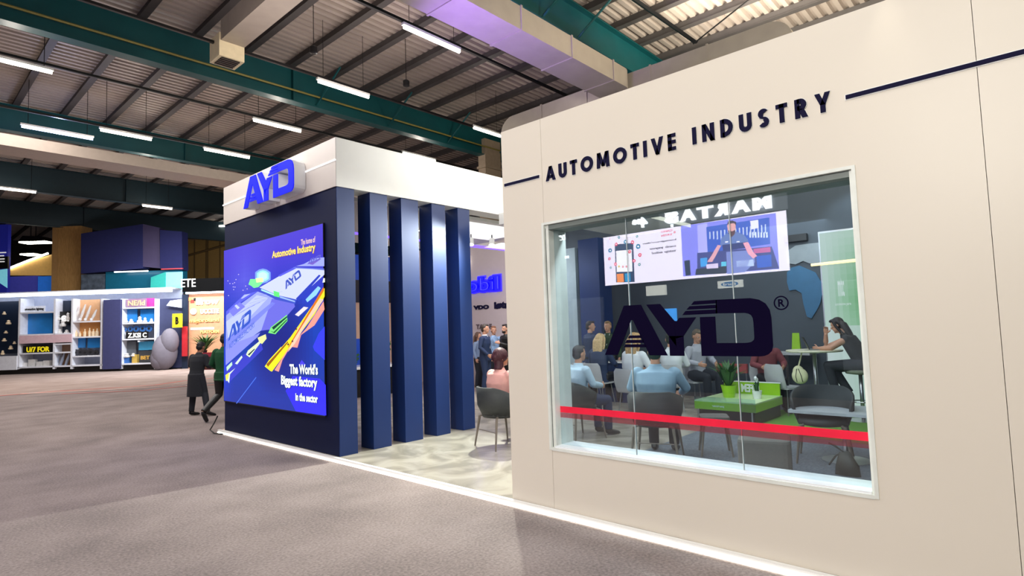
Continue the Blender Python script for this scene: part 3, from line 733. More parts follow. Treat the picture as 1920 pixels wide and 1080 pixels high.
# small duct with vent outlet near the top left
vd = empty('vent_duct', (5.2, 13.0, 7.9), 0, 'small cream duct ending in a grilled outlet box above the long girder', 'duct')
m2 = MB().use(GALV); m2.box(4.98, 5.50, 4.0, 13.0, 8.28, 8.75); part(vd, 'duct_run', m2)
m2 = MB().use(mat('cream_metal', (225, 212, 176), .5)); m2.box(4.95, 5.50, 13.0, 13.55, 7.93, 8.46); part(vd, 'outlet_box', m2)
m2 = MB().use(BLACK); m2.box(5.02, 5.42, 13.05, 13.50, 7.925, 7.931)
for i in range(5): m2.box(5.02, 5.42, 13.06+i*.09, 13.11+i*.09, 7.905, 7.926)
part(vd, 'grille', m2)
# pale duct far left
pd = empty('air_duct', (6, 20.5, 7.0), 0, 'pale duct strip below the second girder at the left, lit along its side', 'duct')
m2 = MB().use(mat('pale_duct', (186, 172, 158), .5, noise=.05)); m2.box(-22, 16, 20.15, 21.2, 7.0, 7.32); part(pd, 'duct_run', m2)
# cream column head behind the long wall
cc = empty('hall_column', (16.7, 16.0, 0), 0, 'cream steel column rising between the tower fascia and the white wall', 'column')
m2 = MB().use(mat('cream_column', (168, 150, 128), .6)); m2.box(16.25, 17.15, 15.9, 16.3, 0, 9.3); part(cc, 'shaft', m2)
m2 = MB().use(MATS['cream_column']); m2.box(15.9, 17.4, 15.8, 16.4, 7.3, 7.5); part(cc, 'bracket', m2); m2 = MB().use(MATS['cream_column']); m2.box(16.2, 17.2, 15.85, 16.35, 8.1, 8.2); part(cc, 'bracket', m2)
# hall end walls (far)
mb = MB().use(mat('dark_hall_wall', (58, 52, 50), .8, noise=.1, scale=.3)); mb.box(-28, 58, 60, 60.3, 0, 9.9)
tag(mb.build('wall_back'), kind='structure')
mb = MB().use(MATS['dark_hall_wall']); mb.box(57.8, 58, -13, 60, 0, 9.9)
tag(mb.build('wall_front'), kind='structure')
mb = MB().use(MATS['dark_hall_wall']); mb.box(-28, -27.8, -13, 60, 0, 9.9)
tag(mb.build('wall_left'), kind='structure')

# ================================================================ BOOTH INTERIOR
mb = MB().use(SLATE); mb.box(12.0, 12.2, -4.5, 9.9, .05, 5.2)
mb.use(mat('mauve_grey_board', (186, 174, 178), .5, noise=.02)); mb.box(12.0, 12.2, 9.9, 17.5, 0, 4.3)
tag(mb.build('wall_back'), kind='structure')
mb = MB().use(SLATE); mb.box(4.42, 12.0, -4.5, -4.3, .05, 3.62)
tag(mb.build('wall_front'), kind='structure')
# open ceiling frame of the booth: two white beams and a lit lintel
mb = MB().use(WHITE); mb.box(7.35, 7.55, 5.2, 6.90, 3.5, 3.70)
tag(mb.build('ceiling_beam'), 'white ceiling beam running inward just inside the booth entrance', 'beam')
mb = MB().use(WHITE); mb.box(7.7, 10.3, 4.7, 6.1, 3.45, 3.52)
tag(mb.build('ceiling_panel'), 'pale lit ceiling panel seen at the upper left through the window', 'ceiling panel')
lt = empty('lintel', (8, 9.6, 3.57), 0, 'white lintel with a purple light line above the glowing wall sign', 'lintel')
m2 = MB().use(WHITE); m2.box(4.5, 11.9, 9.55, 9.7, 3.62, 3.75); part(lt, 'board', m2)
m2 = MB().use(mat('purple_light', (120, 90, 255), .5, emit=1.6, noise=0)); m2.box(4.5, 11.9, 9.54, 9.7, 3.585, 3.618); part(lt, 'light_line', m2)
def spot(p, label):
    t = empty('spot_lamp', p, 0, label, 'spot lamp'); x, y, z = p
    m2 = MB().use(WHITE); m2.loft([(x, y, z), (x-.04, y-.03, z-.13)], [.05, .065], 12); part(t, 'lamp_head', m2)
    m2 = MB().use(EMW); m2.loft([(x-.041, y-.031, z-.131), (x-.043, y-.032, z-.139)], [.055, .055], 12); part(t, 'lens', m2)
    m2 = MB().use(BLACK); m2.loft([(x, y, z+.0), (x, y, z+.10)], [.012, .012], 6); part(t, 'arm', m2)
spot((8.05, 8.35, 3.50), 'white spot lamp under the tower ceiling, left one of the two above the blue sign')
spot((8.45, 8.15, 3.50), 'white spot lamp under the tower ceiling, right one of the two above the blue sign')
spot((6.55, 7.3, 3.585), 'bright small spot lamp at the top of the last navy fin')
# lettering on the far white wall
FB = frame(11.99)
def bp(x, y, X=11.99): p = PX(x, y, X=X); return (-p.y, p.z)
ms = empty('wall_sign', (12, 11.7, 2.75), 0, 'glowing blue rounded lettering on the pale wall beyond the entrance', 'sign')
GB = mat('neon_blue', (12, 8, 246), .4, emit=1.3, noise=0); GB2 = mat('soft_blue', (60, 46, 245), .4, emit=.8, noise=0)
m2 = MB().use(GB2); m2.text(FB, 'mobil', -13.35, -11.22, 2.70, 3.22, .003, off=.17); part(ms, 'glow_backing', m2)
m2 = MB().use(GB); m2.text(FB, 'mobil', -13.30, -11.27, 2.74, 3.18, .02, th=.06, off=.09); part(ms, 'lettering', m2)
m2 = MB().use(mat('pale_neon', (70, 70, 255), .4, emit=1.2, noise=0)); m2.text(FB, 'mobil', -13.27, -11.30, 2.78, 3.14, .085, off=-.03); part(ms, 'tube_lines', m2)
def wtext(txt, xa, xb, ya, yb, lab, col=INK, X=11.99, off=.03):
    (a0, z0), (a1, z1) = bp(xa, ya, X), bp(xb, yb, X)
    m2 = MB().use(col); m2.text(frame(X), txt, a0, a1, min(z0, z1), max(z0, z1), .002, th=.012, off=off)
    o = m2.build('wall_lettering'); tag(o, lab, 'lettering')
wtext('VDO', 888, 917, 581, 571, 'navy letters VDO on the pale wall under the blue sign', off=.07)
wtext('iøtø', 927, 957, 580, 564, 'navy letters iøtø on the pale wall beside the white wall edge', off=.06)
wtext('TAN F', 893, 922, 617, 607, 'dark letters behind the heads of the standing men', mat('grey_ink', (96, 84, 92), .5))
rl = MB().use(EMW); (cx, cz) = bp(866, 492)
for k in range(36):
    a0, a1 = 2*PI*k/36, 2*PI*(k+1)/36
    rl.poly(FB, [(cx+.33*math.cos(a0), cz+.33*math.sin(a0)), (cx+.33*math.cos(a1), cz+.33*math.sin(a1)), (cx+.30*math.cos(a1), cz+.30*math.sin(a1)), (cx+.30*math.cos(a0), cz+.30*math.sin(a0))], .01, .03)
tag(rl.build('ring_lamp'), 'thin glowing ring on the pale wall, half hidden by the last fin', 'lamp')
# things seen in the gaps between the fins
def boxthing(name, label, cat, m, x0, x1, y0, y1, z0, z1, group=None, bevel=.01):
    mb = MB().use(m); mb.box(x0, x1, y0, y1, z0, z1); return tag(mb.build(name, bevel=bevel), label, cat, group)
sh = empty('display_counter', (8.2, 13.4, 0), 0, 'blue and white counter with greenery seen between the corner and first fin', 'counter')
m2 = MB().use(BLACK); m2.box(6.6, 9.8, 13.0, 13.8, 0, .72); part(sh, 'base', m2)
m2 = MB().use(SHINE); m2.box(6.5, 9.9, 12.9, 13.9, .72, .79); part(sh, 'top', m2)
m2 = MB().use(mat('royal_blue', (30, 80, 200), .4)); m2.box(6.6, 9.8, 13.7, 13.78, .79, 1.02); part(sh, 'back_band', m2); m2 = MB().use(MATS['royal_blue']); m2.box(6.6, 9.8, 13.7, 13.78, 1.02, 1.5); part(sh, 'back_band', m2)
hg = MB().use(LEAF)
for i in range(260):
    x = random.uniform(6.7, 9.7); y = random.uniform(13.2, 13.6); z = random.uniform(.8, 1.36); a = random.uniform(0, 6.28); s_ = .05
    hg.face([(x, y, z), (x+s_*math.cos(a), y+.3*s_, z+s_*.8), (x+.2*s_*math.sin(a), y-.2*s_, z+1.8*s_), (x-s_*math.cos(a), y, z+s_*.9)])
tag(hg.build('hedge'), 'green leafy hedge on the counter seen between the navy fins', 'plant', kind='stuff')
mb = MB().use(mat('peach_board', (222, 186, 160), .6)); mb.box(6.45, 11.9, 15.6, 15.8, 0, 2.6); mb.use(BLACK); mb.box(6.45, 11.9, 15.55, 15.8, 2.6, 3.3); mb.use(MATS["royal_blue"]); mb.box(6.45, 11.9, 15.6, 15.8, 3.3, 4.1)
tag(mb.build('partition'), 'peach and black partition wall glimpsed between the navy fins', 'partition')
for i, z in enumerate((2.72, 3.0)):
    boxthing('yellow_panel', 'small ochre lit panel on the black band between the fins, %s one' % ('lower' if i == 0 else 'upper'), 'panel', mat('ochre', (216, 170, 80), .5), 6.3, 7.6, 15.50, 15.54, z, z+.10+.1*i)

# ---- window scene, back wall features
mp2 = [(1320+x/3.484, 310+y/3.484) for x, y in ((545, 700), (575, 668), (625, 655), (690, 682), (730, 700), (760, 750), (805, 790), (775, 835), (762, 900), (740, 945), (705, 1000), (675, 988), (652, 905), (640, 835), (600, 812), (560, 818), (545, 765))]
eu = [(1320+x/3.484, 310+y/3.484) for x, y in ((548, 640), (540, 565), (600, 525), (690, 512), (800, 500), (800, 610), (735, 655), (690, 640), (650, 625), (600, 648))]
AFR = mat('map_blue', (58, 110, 150), .5); EUR = mat('map_grey', (150, 158, 164), .5)
wm = empty('world_map', (12, 3.2, 2), 0, 'raised world map on the dark back wall with a blue Africa and grey Europe', 'wall map')
m2 = MB().use(AFR); m2.poly(frame(11.99), [bp(x, y) for x, y in mp2], .0, .03); part(wm, 'africa', m2)
m2 = MB().use(EUR); m2.poly(frame(11.99), [bp(x, y) for x, y in eu], .0, .03); part(wm, 'europe', m2)
def wallbox2(name, lab, cat, m, x0, y0, x1, y1, X=11.98, th=.05):
    a0, z0 = bp(x0, y1, X); a1, z1 = bp(x1, y0, X)
    mb = MB().use(m); mb.fbox(frame(X), min(a0, a1), max(a0, a1), z0, z1, 0, th); return tag(mb.build(name, bevel=.004), lab, cat)
wallbox2('sound_bar', 'black box fixed on the dark wall above the map of Europe', 'speaker', BLACK, 1474, 438, 1515, 456, 11.998, .12)
# glowing green banner stand at the right
bn = empty('banner_stand', (11.4, 2.1, .05), 0, 'tall pale green glowing banner behind the seated woman', 'banner')
PB = MB().use(mat('banner_print', (255, 255, 255), .4, emit=.95, attr=True)); XB_ = 11.3
yb0 = PX(1547, 600, X=XB_).y; yb1 = PX(1618, 600, X=XB_).y
z0_ = .12; z1_ = PX(1560, 435, X=XB_).z; n = 24
for i in range(n):
    za = z0_+(z1_-z0_)*i/n; zb = z0_+(z1_-z0_)*(i+1)/n; t = (i+.5)/n
    for j in range(6):
        s_ = (j+.5)/6; g = abs(t-.62)*1.6; c = Vector((225, 238, 226)).lerp(Vector((128, 190, 128)), min(1, max(0, s_*1.1*max(.2, 1-abs(t-.6)*2))))
        if t < .45: c = Vector((232, 238, 232)).lerp(Vector((206, 226, 206)), s_)
        ya = yb0+(yb1-yb0)*j/6; yy = yb0+(yb1-yb0)*(j+1)/6
        PB.color(c); PB.face([(XB_, ya, za), (XB_, yy, za), (XB_, yy, zb), (XB_, ya, zb)])
PB.color((244, 250, 240)); PB.text(frame(XB_), 'mtc', -PX(1571, 540, X=XB_).y, -PX(1583, 540, X=XB_).y, 2.03, 2.36, .002, off=.02)
PB.text(frame(XB_), 'automotive parts', -PX(1566, 570, X=XB_).y, -PX(1596, 570, X=XB_).y, 1.86, 1.92, .002, off=.01)
part(bn, 'banner', PB)
m2 = MB().use(STEEL); m2.box(XB_+.002, XB_+.06, yb1-.02, yb0+.02, .05, z1_+.03); part(bn, 'frame', m2)
m2 = MB().use(SLATE); m2.box(11.1, 11.5, yb1-.75, yb1-.03, .05, 2.55)
tag(m2.build('upright_partition'), 'dark upright panel at the right edge of the window scene', 'panel')
wallbox2('logo_plate', 'small lime n-shaped logo at the right edge of the window', 'logo', LIME, 1609, 443, 1618, 462, 11.299, .03)
ls = MB().use(mat('warm_light', (255, 214, 140), .5, emit=3, noise=0)); A = PX(1521, 497, X=11.2); B = PX(1614, 487, X=11.2); ls.loft([A, B], [.025, .03], 6)
tag(ls.build('light_strip'), 'warm glowing light strip across the pale green banner', 'light strip')
wallbox2('monitor', 'small monitor showing a blue picture behind the letter Y', 'monitor', mat('blue_picture', (70, 150, 225), .4, emit=.8), 1247, 578, 1269, 603, 11.995, .05)
# navy interior column at the left of the window scene
mb = MB().use(NAVY); a = PX(1089, 600, X=11.0); b = PX(1127, 600, X=11.0); mb.box(11.0, 11.5, b.y, a.y, .05, PX(1100, 448, X=11).z)
tag(mb.build('booth_pillar', bevel=.005), 'dark blue column at the left of the window scene', 'column')
mb = MB().use(mat('pale_column', (168, 182, 190), .5)); a = PX(1066, 600, X=11.0); b = PX(1083, 600, X=11.0); mb.box(11.0, 11.3, b.y, a.y, .05, 3.5)
tag(mb.build('booth_pillar', bevel=.005), 'narrow pale column left of the dark blue column in the window', 'column')

# ---- furniture
def make_tub(loc, rz, label, group=None, shell=CHAR, legm=TAUPE):
    t = empty('tub_chair', loc, rz, label, 'chair', group); t.scale = (1.12, 1.12, 1.03)
    m2 = MB().use(shell); n = 22; V = []
    for i in range(n+1):
        a = math.radians(-90-112+224*i/n); e = abs(i/n-.5)*2
        top = .80-.16*max(0, e-.35)**1.3/.65**1.3*1.0; fl = .02*(1-e)
        for (rr, z) in ((.225, .40), (.275+fl, .56), (.285+fl, top), (.262+fl, top+.006), (.25, .56), (.20, .42)):
            V.append((rr*1.02*math.cos(a), rr*math.sin(a), z))
    F = []
    for i in range(n):
        for j in range(6):
            F.append((i*6+j, (i+1)*6+j, (i+1)*6+(j+1) % 6, i*6+(j+1) % 6))
    F += [tuple(range(5, -1, -1)), tuple(range(n*6, n*6+6))]
    m2.add(V, F); o = m2.build('shell', t, smooth=True)
    m2 = MB().use(shell); m2.lathe([(.17, .395), (.235, .41), (.245, .45), (.22, .475), (.10, .48)], seg=26); m2.build('seat', t, smooth=True)
    for sx in (-1, 1):
        for sy in (-1, 1):
            m2 = MB().use(legm); m2.loft([(sx*.17, sy*.16, .41), (sx*.20, sy*.19, .40), (sx*.245, sy*.245, 0)], [.016, .017, .010], 8); m2.build('leg', t)
    m2 = MB().use(legm); m2.loft([(-.20, -.20, .22), (.20, -.20, .22)], [.006, .006], 6); m2.build('stretcher', t)
    return t
make_tub((5.88, 5.60, .05), math.atan2(.27, .96)-PI/2-.52, 'charcoal tub chair just inside the entrance, carrying the woman in the pink blazer')
make_tub((6.35, 3.47, .05), -PI/2+.35, 'charcoal tub chair carrying the man in the pale blue shirt, behind the window')
make_tub((6.92, 5.03, .05), -PI/2-.3, 'charcoal tub chair carrying the person at the left edge of the window')
make_tub((7.32, 1.88, .05), PI/2+.2, 'empty charcoal tub chair behind the red tape, left of the black bag')
# stool, pouf
def stool(loc, rz, label):
    t = empty('stool', loc, rz, label, 'stool')
    m2 = MB().use(GREY); m2.rbox(-.17, .17, -.17, .17, .40, .47, .05); m2.build('seat', t, bevel=.01)
    for sx in (-1, 1):
        for sy in (-1, 1):
            m2 = MB().use(TAUPE); m2.loft([(sx*.13, sy*.13, .41), (sx*.18, sy*.18, 0)], [.017, .012], 8); m2.build('leg', t)
stool((6.98, 3.02, .05), .5, 'low wooden-legged stool right of the man in the pale blue shirt')
mb = MB().use(GREY); mb.rbox(-.25, .25, -.25, .25, 0, .43, .08); o = mb.build('pouf', bevel=.03); o.location = (6.2, 2.16, .05); o.rotation_euler = (0, 0, .3)
tag(o, 'large dark grey fabric pouf low in the window centre right', 'pouf')
# white meeting table by the entrance and kraft bag
def ped_table(name, loc, w, d, h, label, top=SHINE, rnd=False, leg=STEEL):
    t = empty(name, loc, 0, label, 'table')
    m2 = MB().use(top)
    if rnd: m2.lathe([(w/2-.01, h-.03), (w/2, h-.02), (w/2, h-.005), (w/2-.008, h)], seg=40)
    else: m2.rbox(-w/2, w/2, -d/2, d/2, h-.03, h, .03)
    m2.build('tabletop', t)
    m2 = MB().use(leg); m2.loft([(0, 0, .02), (0, 0, h-.03)], [.03, .03], 14); m2.build('post', t, smooth=True)
    m2 = MB().use(leg); m2.lathe([(min(w, d)*.36, 0), (min(w, d)*.36, .012), (.04, .03)], seg=30); m2.build('base', t)
    return t
ped_table('meeting_table', (6.62, 5.66, .05), .7, .7, .74, 'white meeting table beside the woman in the pink blazer, mostly behind the wall')
kb = MB().use(mat('kraft_paper', (206, 170, 106), .7)); kb.box(6.05, 6.12, 5.30, 5.46, .05, .30)
tag(kb.build('paper_bag', bevel=.004), 'yellowish paper bag standing on the floor beside the chair at the entrance', 'bag')
# bar table with laptop and tote, woman on stool
bt = PX(1526, 655, X=10.35)
ped_table('bar_table', (10.35, bt.y, .05), .84, .84, 1.10, 'round white bar table at the right of the window scene', mat('cream_top', (226, 222, 196), .35), True)
lp = empty('laptop', (10.32, bt.y-.05, 1.155), math.radians(200), 'thin open laptop on the round bar table', 'laptop')
m2 = MB().use(STEEL); m2.rbox(-.11, .11, -.16, .16, 0, .012, .01); m2.build('keyboard_deck', lp)
m2 = MB().use(BLACK); m2.add([(-.11, -.16, .012), (-.11, .16, .012), (-.19, .16, .21), (-.19, -.16, .21), (-.12, -.16, .012), (-.12, .16, .012), (-.20, .16, .21), (-.20, -.16, .21)],
     [(0, 1, 2, 3), (4, 7, 6, 5), (0, 4, 5, 1), (1, 5, 6, 2), (2, 6, 7, 3), (3, 7, 4, 0)]); m2.build('lid', lp)
lp.rotation_euler = (0, 0, math.radians(-70))
tb = empty('tote_bag', PX(1502, 705, X=10.1), 0, 'small cream tote bag hanging under the round bar table', 'bag'); p = PX(1500, 705, X=10.1)
m2 = MB().use(mat('cream_canvas', (222, 218, 178), .8, noise=.05)); m2.ball((p.x, p.y, p.z), (.07, .125, .13), 16, 10); m2.ball((p.x, p.y+.02, p.z+.06), (.05, .09, .11), 12, 8); part(tb, 'pouch', m2, smooth=True)
m2 = MB().use(MATS['cream_canvas']); m2.loft([(p.x, p.y+.03, p.z+.1), (p.x+.02, p.y-.01, p.z+.25), (p.x+.08, p.y-.03, 1.12)], [.012, .012, .01], 6); part(tb, 'handle', m2)
for s_ in (-.05, .035): m2 = MB().use(BLACK); m2.loft([(p.x-.055, p.y+s_, p.z-.09), (p.x-.072, p.y+s_+.01, p.z), (p.x-.05, p.y+s_*.3+.02, p.z+.12)], [.006]*3, 5); part(tb, 'piping', m2)
# green rug and lime counter
mb = MB().use(LIMED)
P = [PX(1400, 806, Z=.059), PX(1452, 768, Z=.059), PX(1700, 775, Z=.059), PX(1700, 842, Z=.059)]; mb.face(P); mb.add([q-Vector((0, 0, .002)) for q in P], [(0, 1, 2, 3)])
tag(mb.build('green_rug'), 'bright green carpet patch on the floor at the right of the window scene', 'rug')
A = PX(1304, 790, Z=.05); B = PX(1419, 801, Z=.05)
lc = empty('lime_display_table', (A.x, A.y, .05), math.atan2(B.y-A.y, B.x-A.x), 'low lime green display table on castors with a glass rim behind the red tape', 'display table')
Lw = (B-A).length; Ld = 1.15
m2 = MB().use(BLACK); m2.box(.03, Lw-.03, .03, Ld-.03, .02, .22); m2.build('plinth', lc)
m2 = MB().use(LIME); m2.box(0, Lw, 0, .03, .21, .33); m2.box(0, .03, .03, Ld, .21, .33); m2.box(Lw-.03, Lw, .03, Ld, .21, .33); m2.build('skirt', lc)
m2 = MB().use(mat('pale_lime_top', (206, 232, 176), .25)); m2.box(0, Lw, 0, Ld, .33, .35); m2.build('top', lc)
m2 = MB().use(LIME); m2.box(.02, Lw-.02, Ld-.03, Ld, .35, .55)
m2.use(SHINE); m2.box(0, Lw, Ld-.04, Ld+.01, .55, .565); m2.build('back_board', lc)
m2 = MB().use(SHINE); FL = (Vector((0, Ld-.032, 0)), Xv, Zv, -Yv); m2.text(FL, 'LIFEM', .33*Lw, .64*Lw, .38, .52, .002, th=.006, off=.04, mirror=True)
FL = (Vector((0, -.001, 0)), Xv, Zv, -Yv); m2.text(FL, 'partner', .3*Lw, .5*Lw, .25, .285, .001, th=.003, mirror=True); m2.build('lettering', lc)
for x in (.06, Lw-.06):
    m2 = MB().use(STEEL); m2.loft([(x-.02, .0, .03), (x+.02, .0, .03)], [.03, .03], 12); m2.box(x-.012, x+.012, .0, .03, .04, .21); m2.build('castor', lc)
m2 = MB().use(CLEAR); m2.box(0, Lw, -.006, 0, .21, .41); m2.build('glass_rim', lc)
# planter and white flower pot on the lime table
def plant(loc, label, potm, s=1.0, leaves=26, spread=.18, h=.5, flower=None, name='potted_plant', pot_h=.16):
    t = empty(name, loc, 0, label, 'plant')
    m2 = MB().use(potm); m2.lathe([(.07*s, 0), (.095*s, pot_h*s*.9), (.1*s, pot_h*s), (.085*s, pot_h*s), (.08*s, pot_h*s*.85)], seg=20); m2.build('pot', t, smooth=False)
    m2 = MB().use(LEAF)
    for i in range(leaves):
        a = random.uniform(0, 2*PI); L = h*s*random.uniform(.6, 1); sp = spread*s*random.uniform(.3, 1.2); w = .028*s
        c_, s_ = math.cos(a), math.sin(a); b0 = Vector((.03*c_, .03*s_, pot_h*s*.9)); mid = Vector((sp*.6*c_, sp*.6*s_, pot_h*s+L*.6)); tip = Vector((sp*1.3*c_, sp*1.3*s_, pot_h*s+L*random.uniform(.7, 1)))
        sd = Vector((-s_, c_, 0))*w; up = Vector((0, 0, .004))
        m2.add([b0+sd*.3, b0-sd*.3, mid-sd, mid+sd, tip, mid+up*2], [(0, 1, 5), (1, 2, 5), (2, 4, 5), (4, 3, 5), (3, 0, 5)])
    m2.build('foliage', t)
    if flower:
        m2 = MB().use(flower)
        for i in range(3): m2.ball((random.uniform(-.03, .03)*s, random.uniform(-.03, .03)*s, pot_h*s+h*s*(.75+.12*i)), (.035*s, .035*s, .045*s), 8, 6)
        m2.build('blossom', t, smooth=True)
    return t
ux, uy = (B-A).normalized().x, (B-A).normalized().y
def onlime(a, b, z=.35): return (A.x+ux*a-uy*b, A.y+uy*a+ux*b, .05+z)
plant(onlime(.35*Lw, .55), 'dark leafy plant in a lime pot on the low lime table', LIME, 1.25, 60, .2, .38)
plant(onlime(.80*Lw, .6), 'white flower in a small white pot on the low lime table', SHINE, .8, 12, .1, .25, SHINE, 'flower_pot')
# white table at the right
wt = PX(1530, 765, Z=.63)
t = ped_table('low_table', (wt.x+.05, wt.y-.27, .05), .70, 1.0, .58, 'white rectangular table right of the lime display table', mat('pale_top', (196, 202, 208), .3))
# black bag leaning near the right bottom corner
bg = empty('handbag', PX(1590, 892, Z=.05), 0, 'black handbag with a raised strap at the bottom right of the window', 'bag'); p = PX(1590, 892, Z=.05)
m2 = MB().use(mat('black_leather', (48, 50, 44), .5)); m2.loft([(p.x, p.y, .05), (p.x, p.y, .15), (p.x, p.y+.02, .29)], [(.05, .12), (.05, .11), (.02, .05)], 12, side=(1, 0, 0)); part(bg, 'body', m2, smooth=True)
m2 = MB().use(MATS['black_leather']); m2.loft([(p.x, p.y+.17, .14), (p.x, p.y+.10, .24), (p.x, p.y+.03, .29), (p.x, p.y+.10, .34), (p.x, p.y+.16, .37)], [.010]*5, 6); part(bg, 'strap', m2)
# far seating seen between the letters
def shell_chair(loc, rz, m, label, group=None):
    t = empty('dining_chair', loc, rz, label, 'chair', group)
    m2 = MB().use(m); m2.rbox(-.22, .22, -.22, .22, .44, .47, .05); m2.build('seat', t)
    m2 = MB().use(m); P = []; n = 8
    for z, yy, w in ((.46, -.20, .21), (.62, -.25, .22), (.80, -.27, .20), (.86, -.275, .15)):
        for k in range(n+1): a = (k/n-.5)*2; P.append((w*a, yy-.04*(1-a*a), z))
    Q = [(p[0], p[1]-.015, p[2]) for p in P]; F = []
    for r in range(3):
        for k in range(n): F.append((r*(n+1)+k, r*(n+1)+k+1, (r+1)*(n+1)+k+1, (r+1)*(n+1)+k)); F.append(tuple(36+q for q in (r*(n+1)+k, (r+1)*(n+1)+k, (r+1)*(n+1)+k+1, r*(n+1)+k+1)))
    m2.add(P+Q, F); m2.build('backrest', t, smooth=True)
    for sx in (-1, 1):
        for sy in (-1, 1):
            m2 = MB().use(STEEL); m2.loft([(sx*.16, sy*.16, .44), (sx*.21, sy*.21, 0)], [.010, .010], 6); m2.build('leg', t)
    return t
p = PX(1470, 740, Z=.05); q = PX(1474, 700, X=10.5); shell_chair((q.x, q.y, .05), -PI/2-.5, mat('pale_grey_shell', (186, 186, 190), .4), 'pale grey shell chair right of the letter D')
shell_chair((10.0, 7.0, .05), -PI/2, MATS['pale_grey_shell'], 'pale shell chair at the left behind the letter A')
mb = MB().use(mat('dark_blue_counter', (30, 52, 96), .4)); a = PX(1098, 690, X=11.2); b = PX(1200, 690, X=11.2); mb.box(10.4, 10.9, b.y-.6, a.y-.9, .05, .86); mb.use(SHINE); mb.box(10.38, 10.92, b.y-.62, a.y-.88, .86, .885)
tag(mb.build('reception_counter', bevel=.004), 'dark blue counter behind the letter A with a pale top edge', 'counter')
mb = MB().use(mat('maroon_board', (166, 70, 72), .6)); a = PX(1344, 685, X=11.6); b = PX(1402, 690, X=11.6); mb.box(11.55, 11.62, b.y, a.y, .62, .80); mb.use(STEEL); mb.box(11.58, 11.6, b.y+.02, b.y+.04, .05, .62); mb.box(11.58, 11.6, a.y-.04, a.y-.02, .05, .62)
tag(mb.build('low_board'), 'maroon board on thin legs under the letter D', 'board')
mb = MB().use(MATS['pale_grey_shell']); a = PX(1448, 700, X=11.6); mb.box(11.3, 11.9, 3.05, 4.0, 1.0, 1.04); mb.use(STEEL); mb.box(11.55, 11.6, 3.5, 3.55, .05, 1.0)
tag(mb.build('side_table'), 'narrow high table with a lime card behind the pale grey chair', 'table')
tc_ = MB().use(LIME); p = PX(1492, 628, X=11.5); tc_.add([(11.45, p.y+.075, 1.04), (11.45, p.y-.075, 1.04), (11.5, p.y-.06, 1.40), (11.5, p.y+.06, 1.40), (11.55, p.y+.075, 1.04), (11.55, p.y-.075, 1.04)], [(0, 1, 2, 3), (4, 3, 2, 5), (0, 3, 4), (1, 5, 2), (0, 4, 5, 1)])
tag(tc_.build('card_holder'), 'small lime tent card on the high table behind the pale grey chair', 'card')
plant(tuple(PX(1152, 755, X=11.3)*1)[:2]+(.05,), 'leafy dark green plant behind the blond person at the left', BLACK, 2.2, 60, .16, .55, None, 'potted_plant', .25)

# ================================================================ BOOTH ACROSS THE AISLE (seen mirrored in the window)
FM = (Vector((-4.5, 0, 0)), Yv, Zv, Xv)
def rp(x, y): p = PX(x, y, X=13.0); return (p.y, p.z)     # the mirror image stands at X = 13
mb = MB().use(mat('dark_facade', (52, 60, 76), .6)); mb.box(-4.8, -4.56, 1.2, 9.6, 0, 4.72)
tag(mb.build('opposite_facade'), 'dark front wall of the booth across the aisle, mirrored in the window', 'booth wall')
mb = MB().use(mat('glowing_grey_header', (120, 124, 130), .5, emit=1.3)); mb.box(-4.56, -4.50, 3.75, 6.75, 4.01, 4.66)  # board made to glow so that it looks lit
tag(mb.build('opposite_header'), 'grey header board with an added glow, mirrored at the top of the window', 'header board')
WS = mat('lit_white_letters', (255, 255, 255), .4, emit=7, noise=0)
oz = empty('opposite_sign', (-4.5, 5.6, 4.1), 0, 'large white MARTAŞ lettering, mirrored at the top of the window', 'sign')
z0 = rp(1440, 387)[1]; z1 = rp(1440, 361)[1]
wds = [('M', 4.05, 4.46), ('A', 4.50, 4.93), ('R', 4.97, 5.33), ('T', 5.35, 5.75), ('A', 5.77, 6.18), ('S', 6.22, 6.58)]
for ch, ya, yb in wds:
    m2 = MB().use(WS); m2.text(FM, ch, ya, yb, 4.07, 4.38, .012, th=.04, off=.07); part(oz, 'letter_'+ch.lower(), m2)
m2 = MB().use(WS); m2.fbox(FM, 6.37, 6.43, 3.985, 4.05, .012, .04); part(oz, 'cedilla', m2)
m2 = MB().use(WS); m2.text(FM, '4', 7.05, 7.25, 4.08, 4.36, .012, th=.04, off=.05); m2.text(FM, 'ee', 7.22, 7.48, 4.18, 4.32, .012, th=.04, off=.07); part(oz, 'emblem', m2)
osn = empty('opposite_screen', (-4.5, 6.1, 2.68), 0, 'wide bright screen with a video and social media picture, mirrored in the window', 'screen')
m2 = MB().use(BLACK); m2.box(-4.56, -4.505, 3.76, 8.42, 2.66, 4.0); part(osn, 'screen_casing', m2)
P2 = MB().use(SCREENR)
def rrect(a0, a1, b0, b1, c, n): P2.color(c); P2.fbox(FM, a0, a1, b0, b1, .0, .0006*n)
def rpix(pts, c, n): P2.color(c); P2.poly(FM, [rp(1120+x/5.333, 360+y/5.333) for x, y in pts], 0.0006*n)
rrect(3.78, 8.40, 2.69, 3.98, (238, 226, 246), 1)
rpix([(835, 340), (1785, 210), (1820, 770), (860, 845)], (132, 130, 232), 3)
rpix([(1000, 330), (1100, 310), (1110, 600), (1010, 610)], (176, 170, 240), 4)
rpix([(1090, 350), (1720, 255), (1730, 520), (1105, 610)], (48, 84, 190), 5)
rpix([(1000, 610), (1745, 545), (1820, 765), (1000, 830)], (60, 62, 130), 6)
rpix([(990, 770), (1290, 740), (1290, 815), (980, 830)], (36, 40, 60), 7)
rpix([(870, 690), (925, 680), (935, 830), (885, 838)], (34, 44, 70), 7)
rpix([(1030, 665), (1100, 655), (1100, 740), (1035, 750)], (56, 150, 220), 8)
rpix([(1090, 725), (1210, 712), (1210, 760), (1095, 768)], (220, 200, 230), 9)
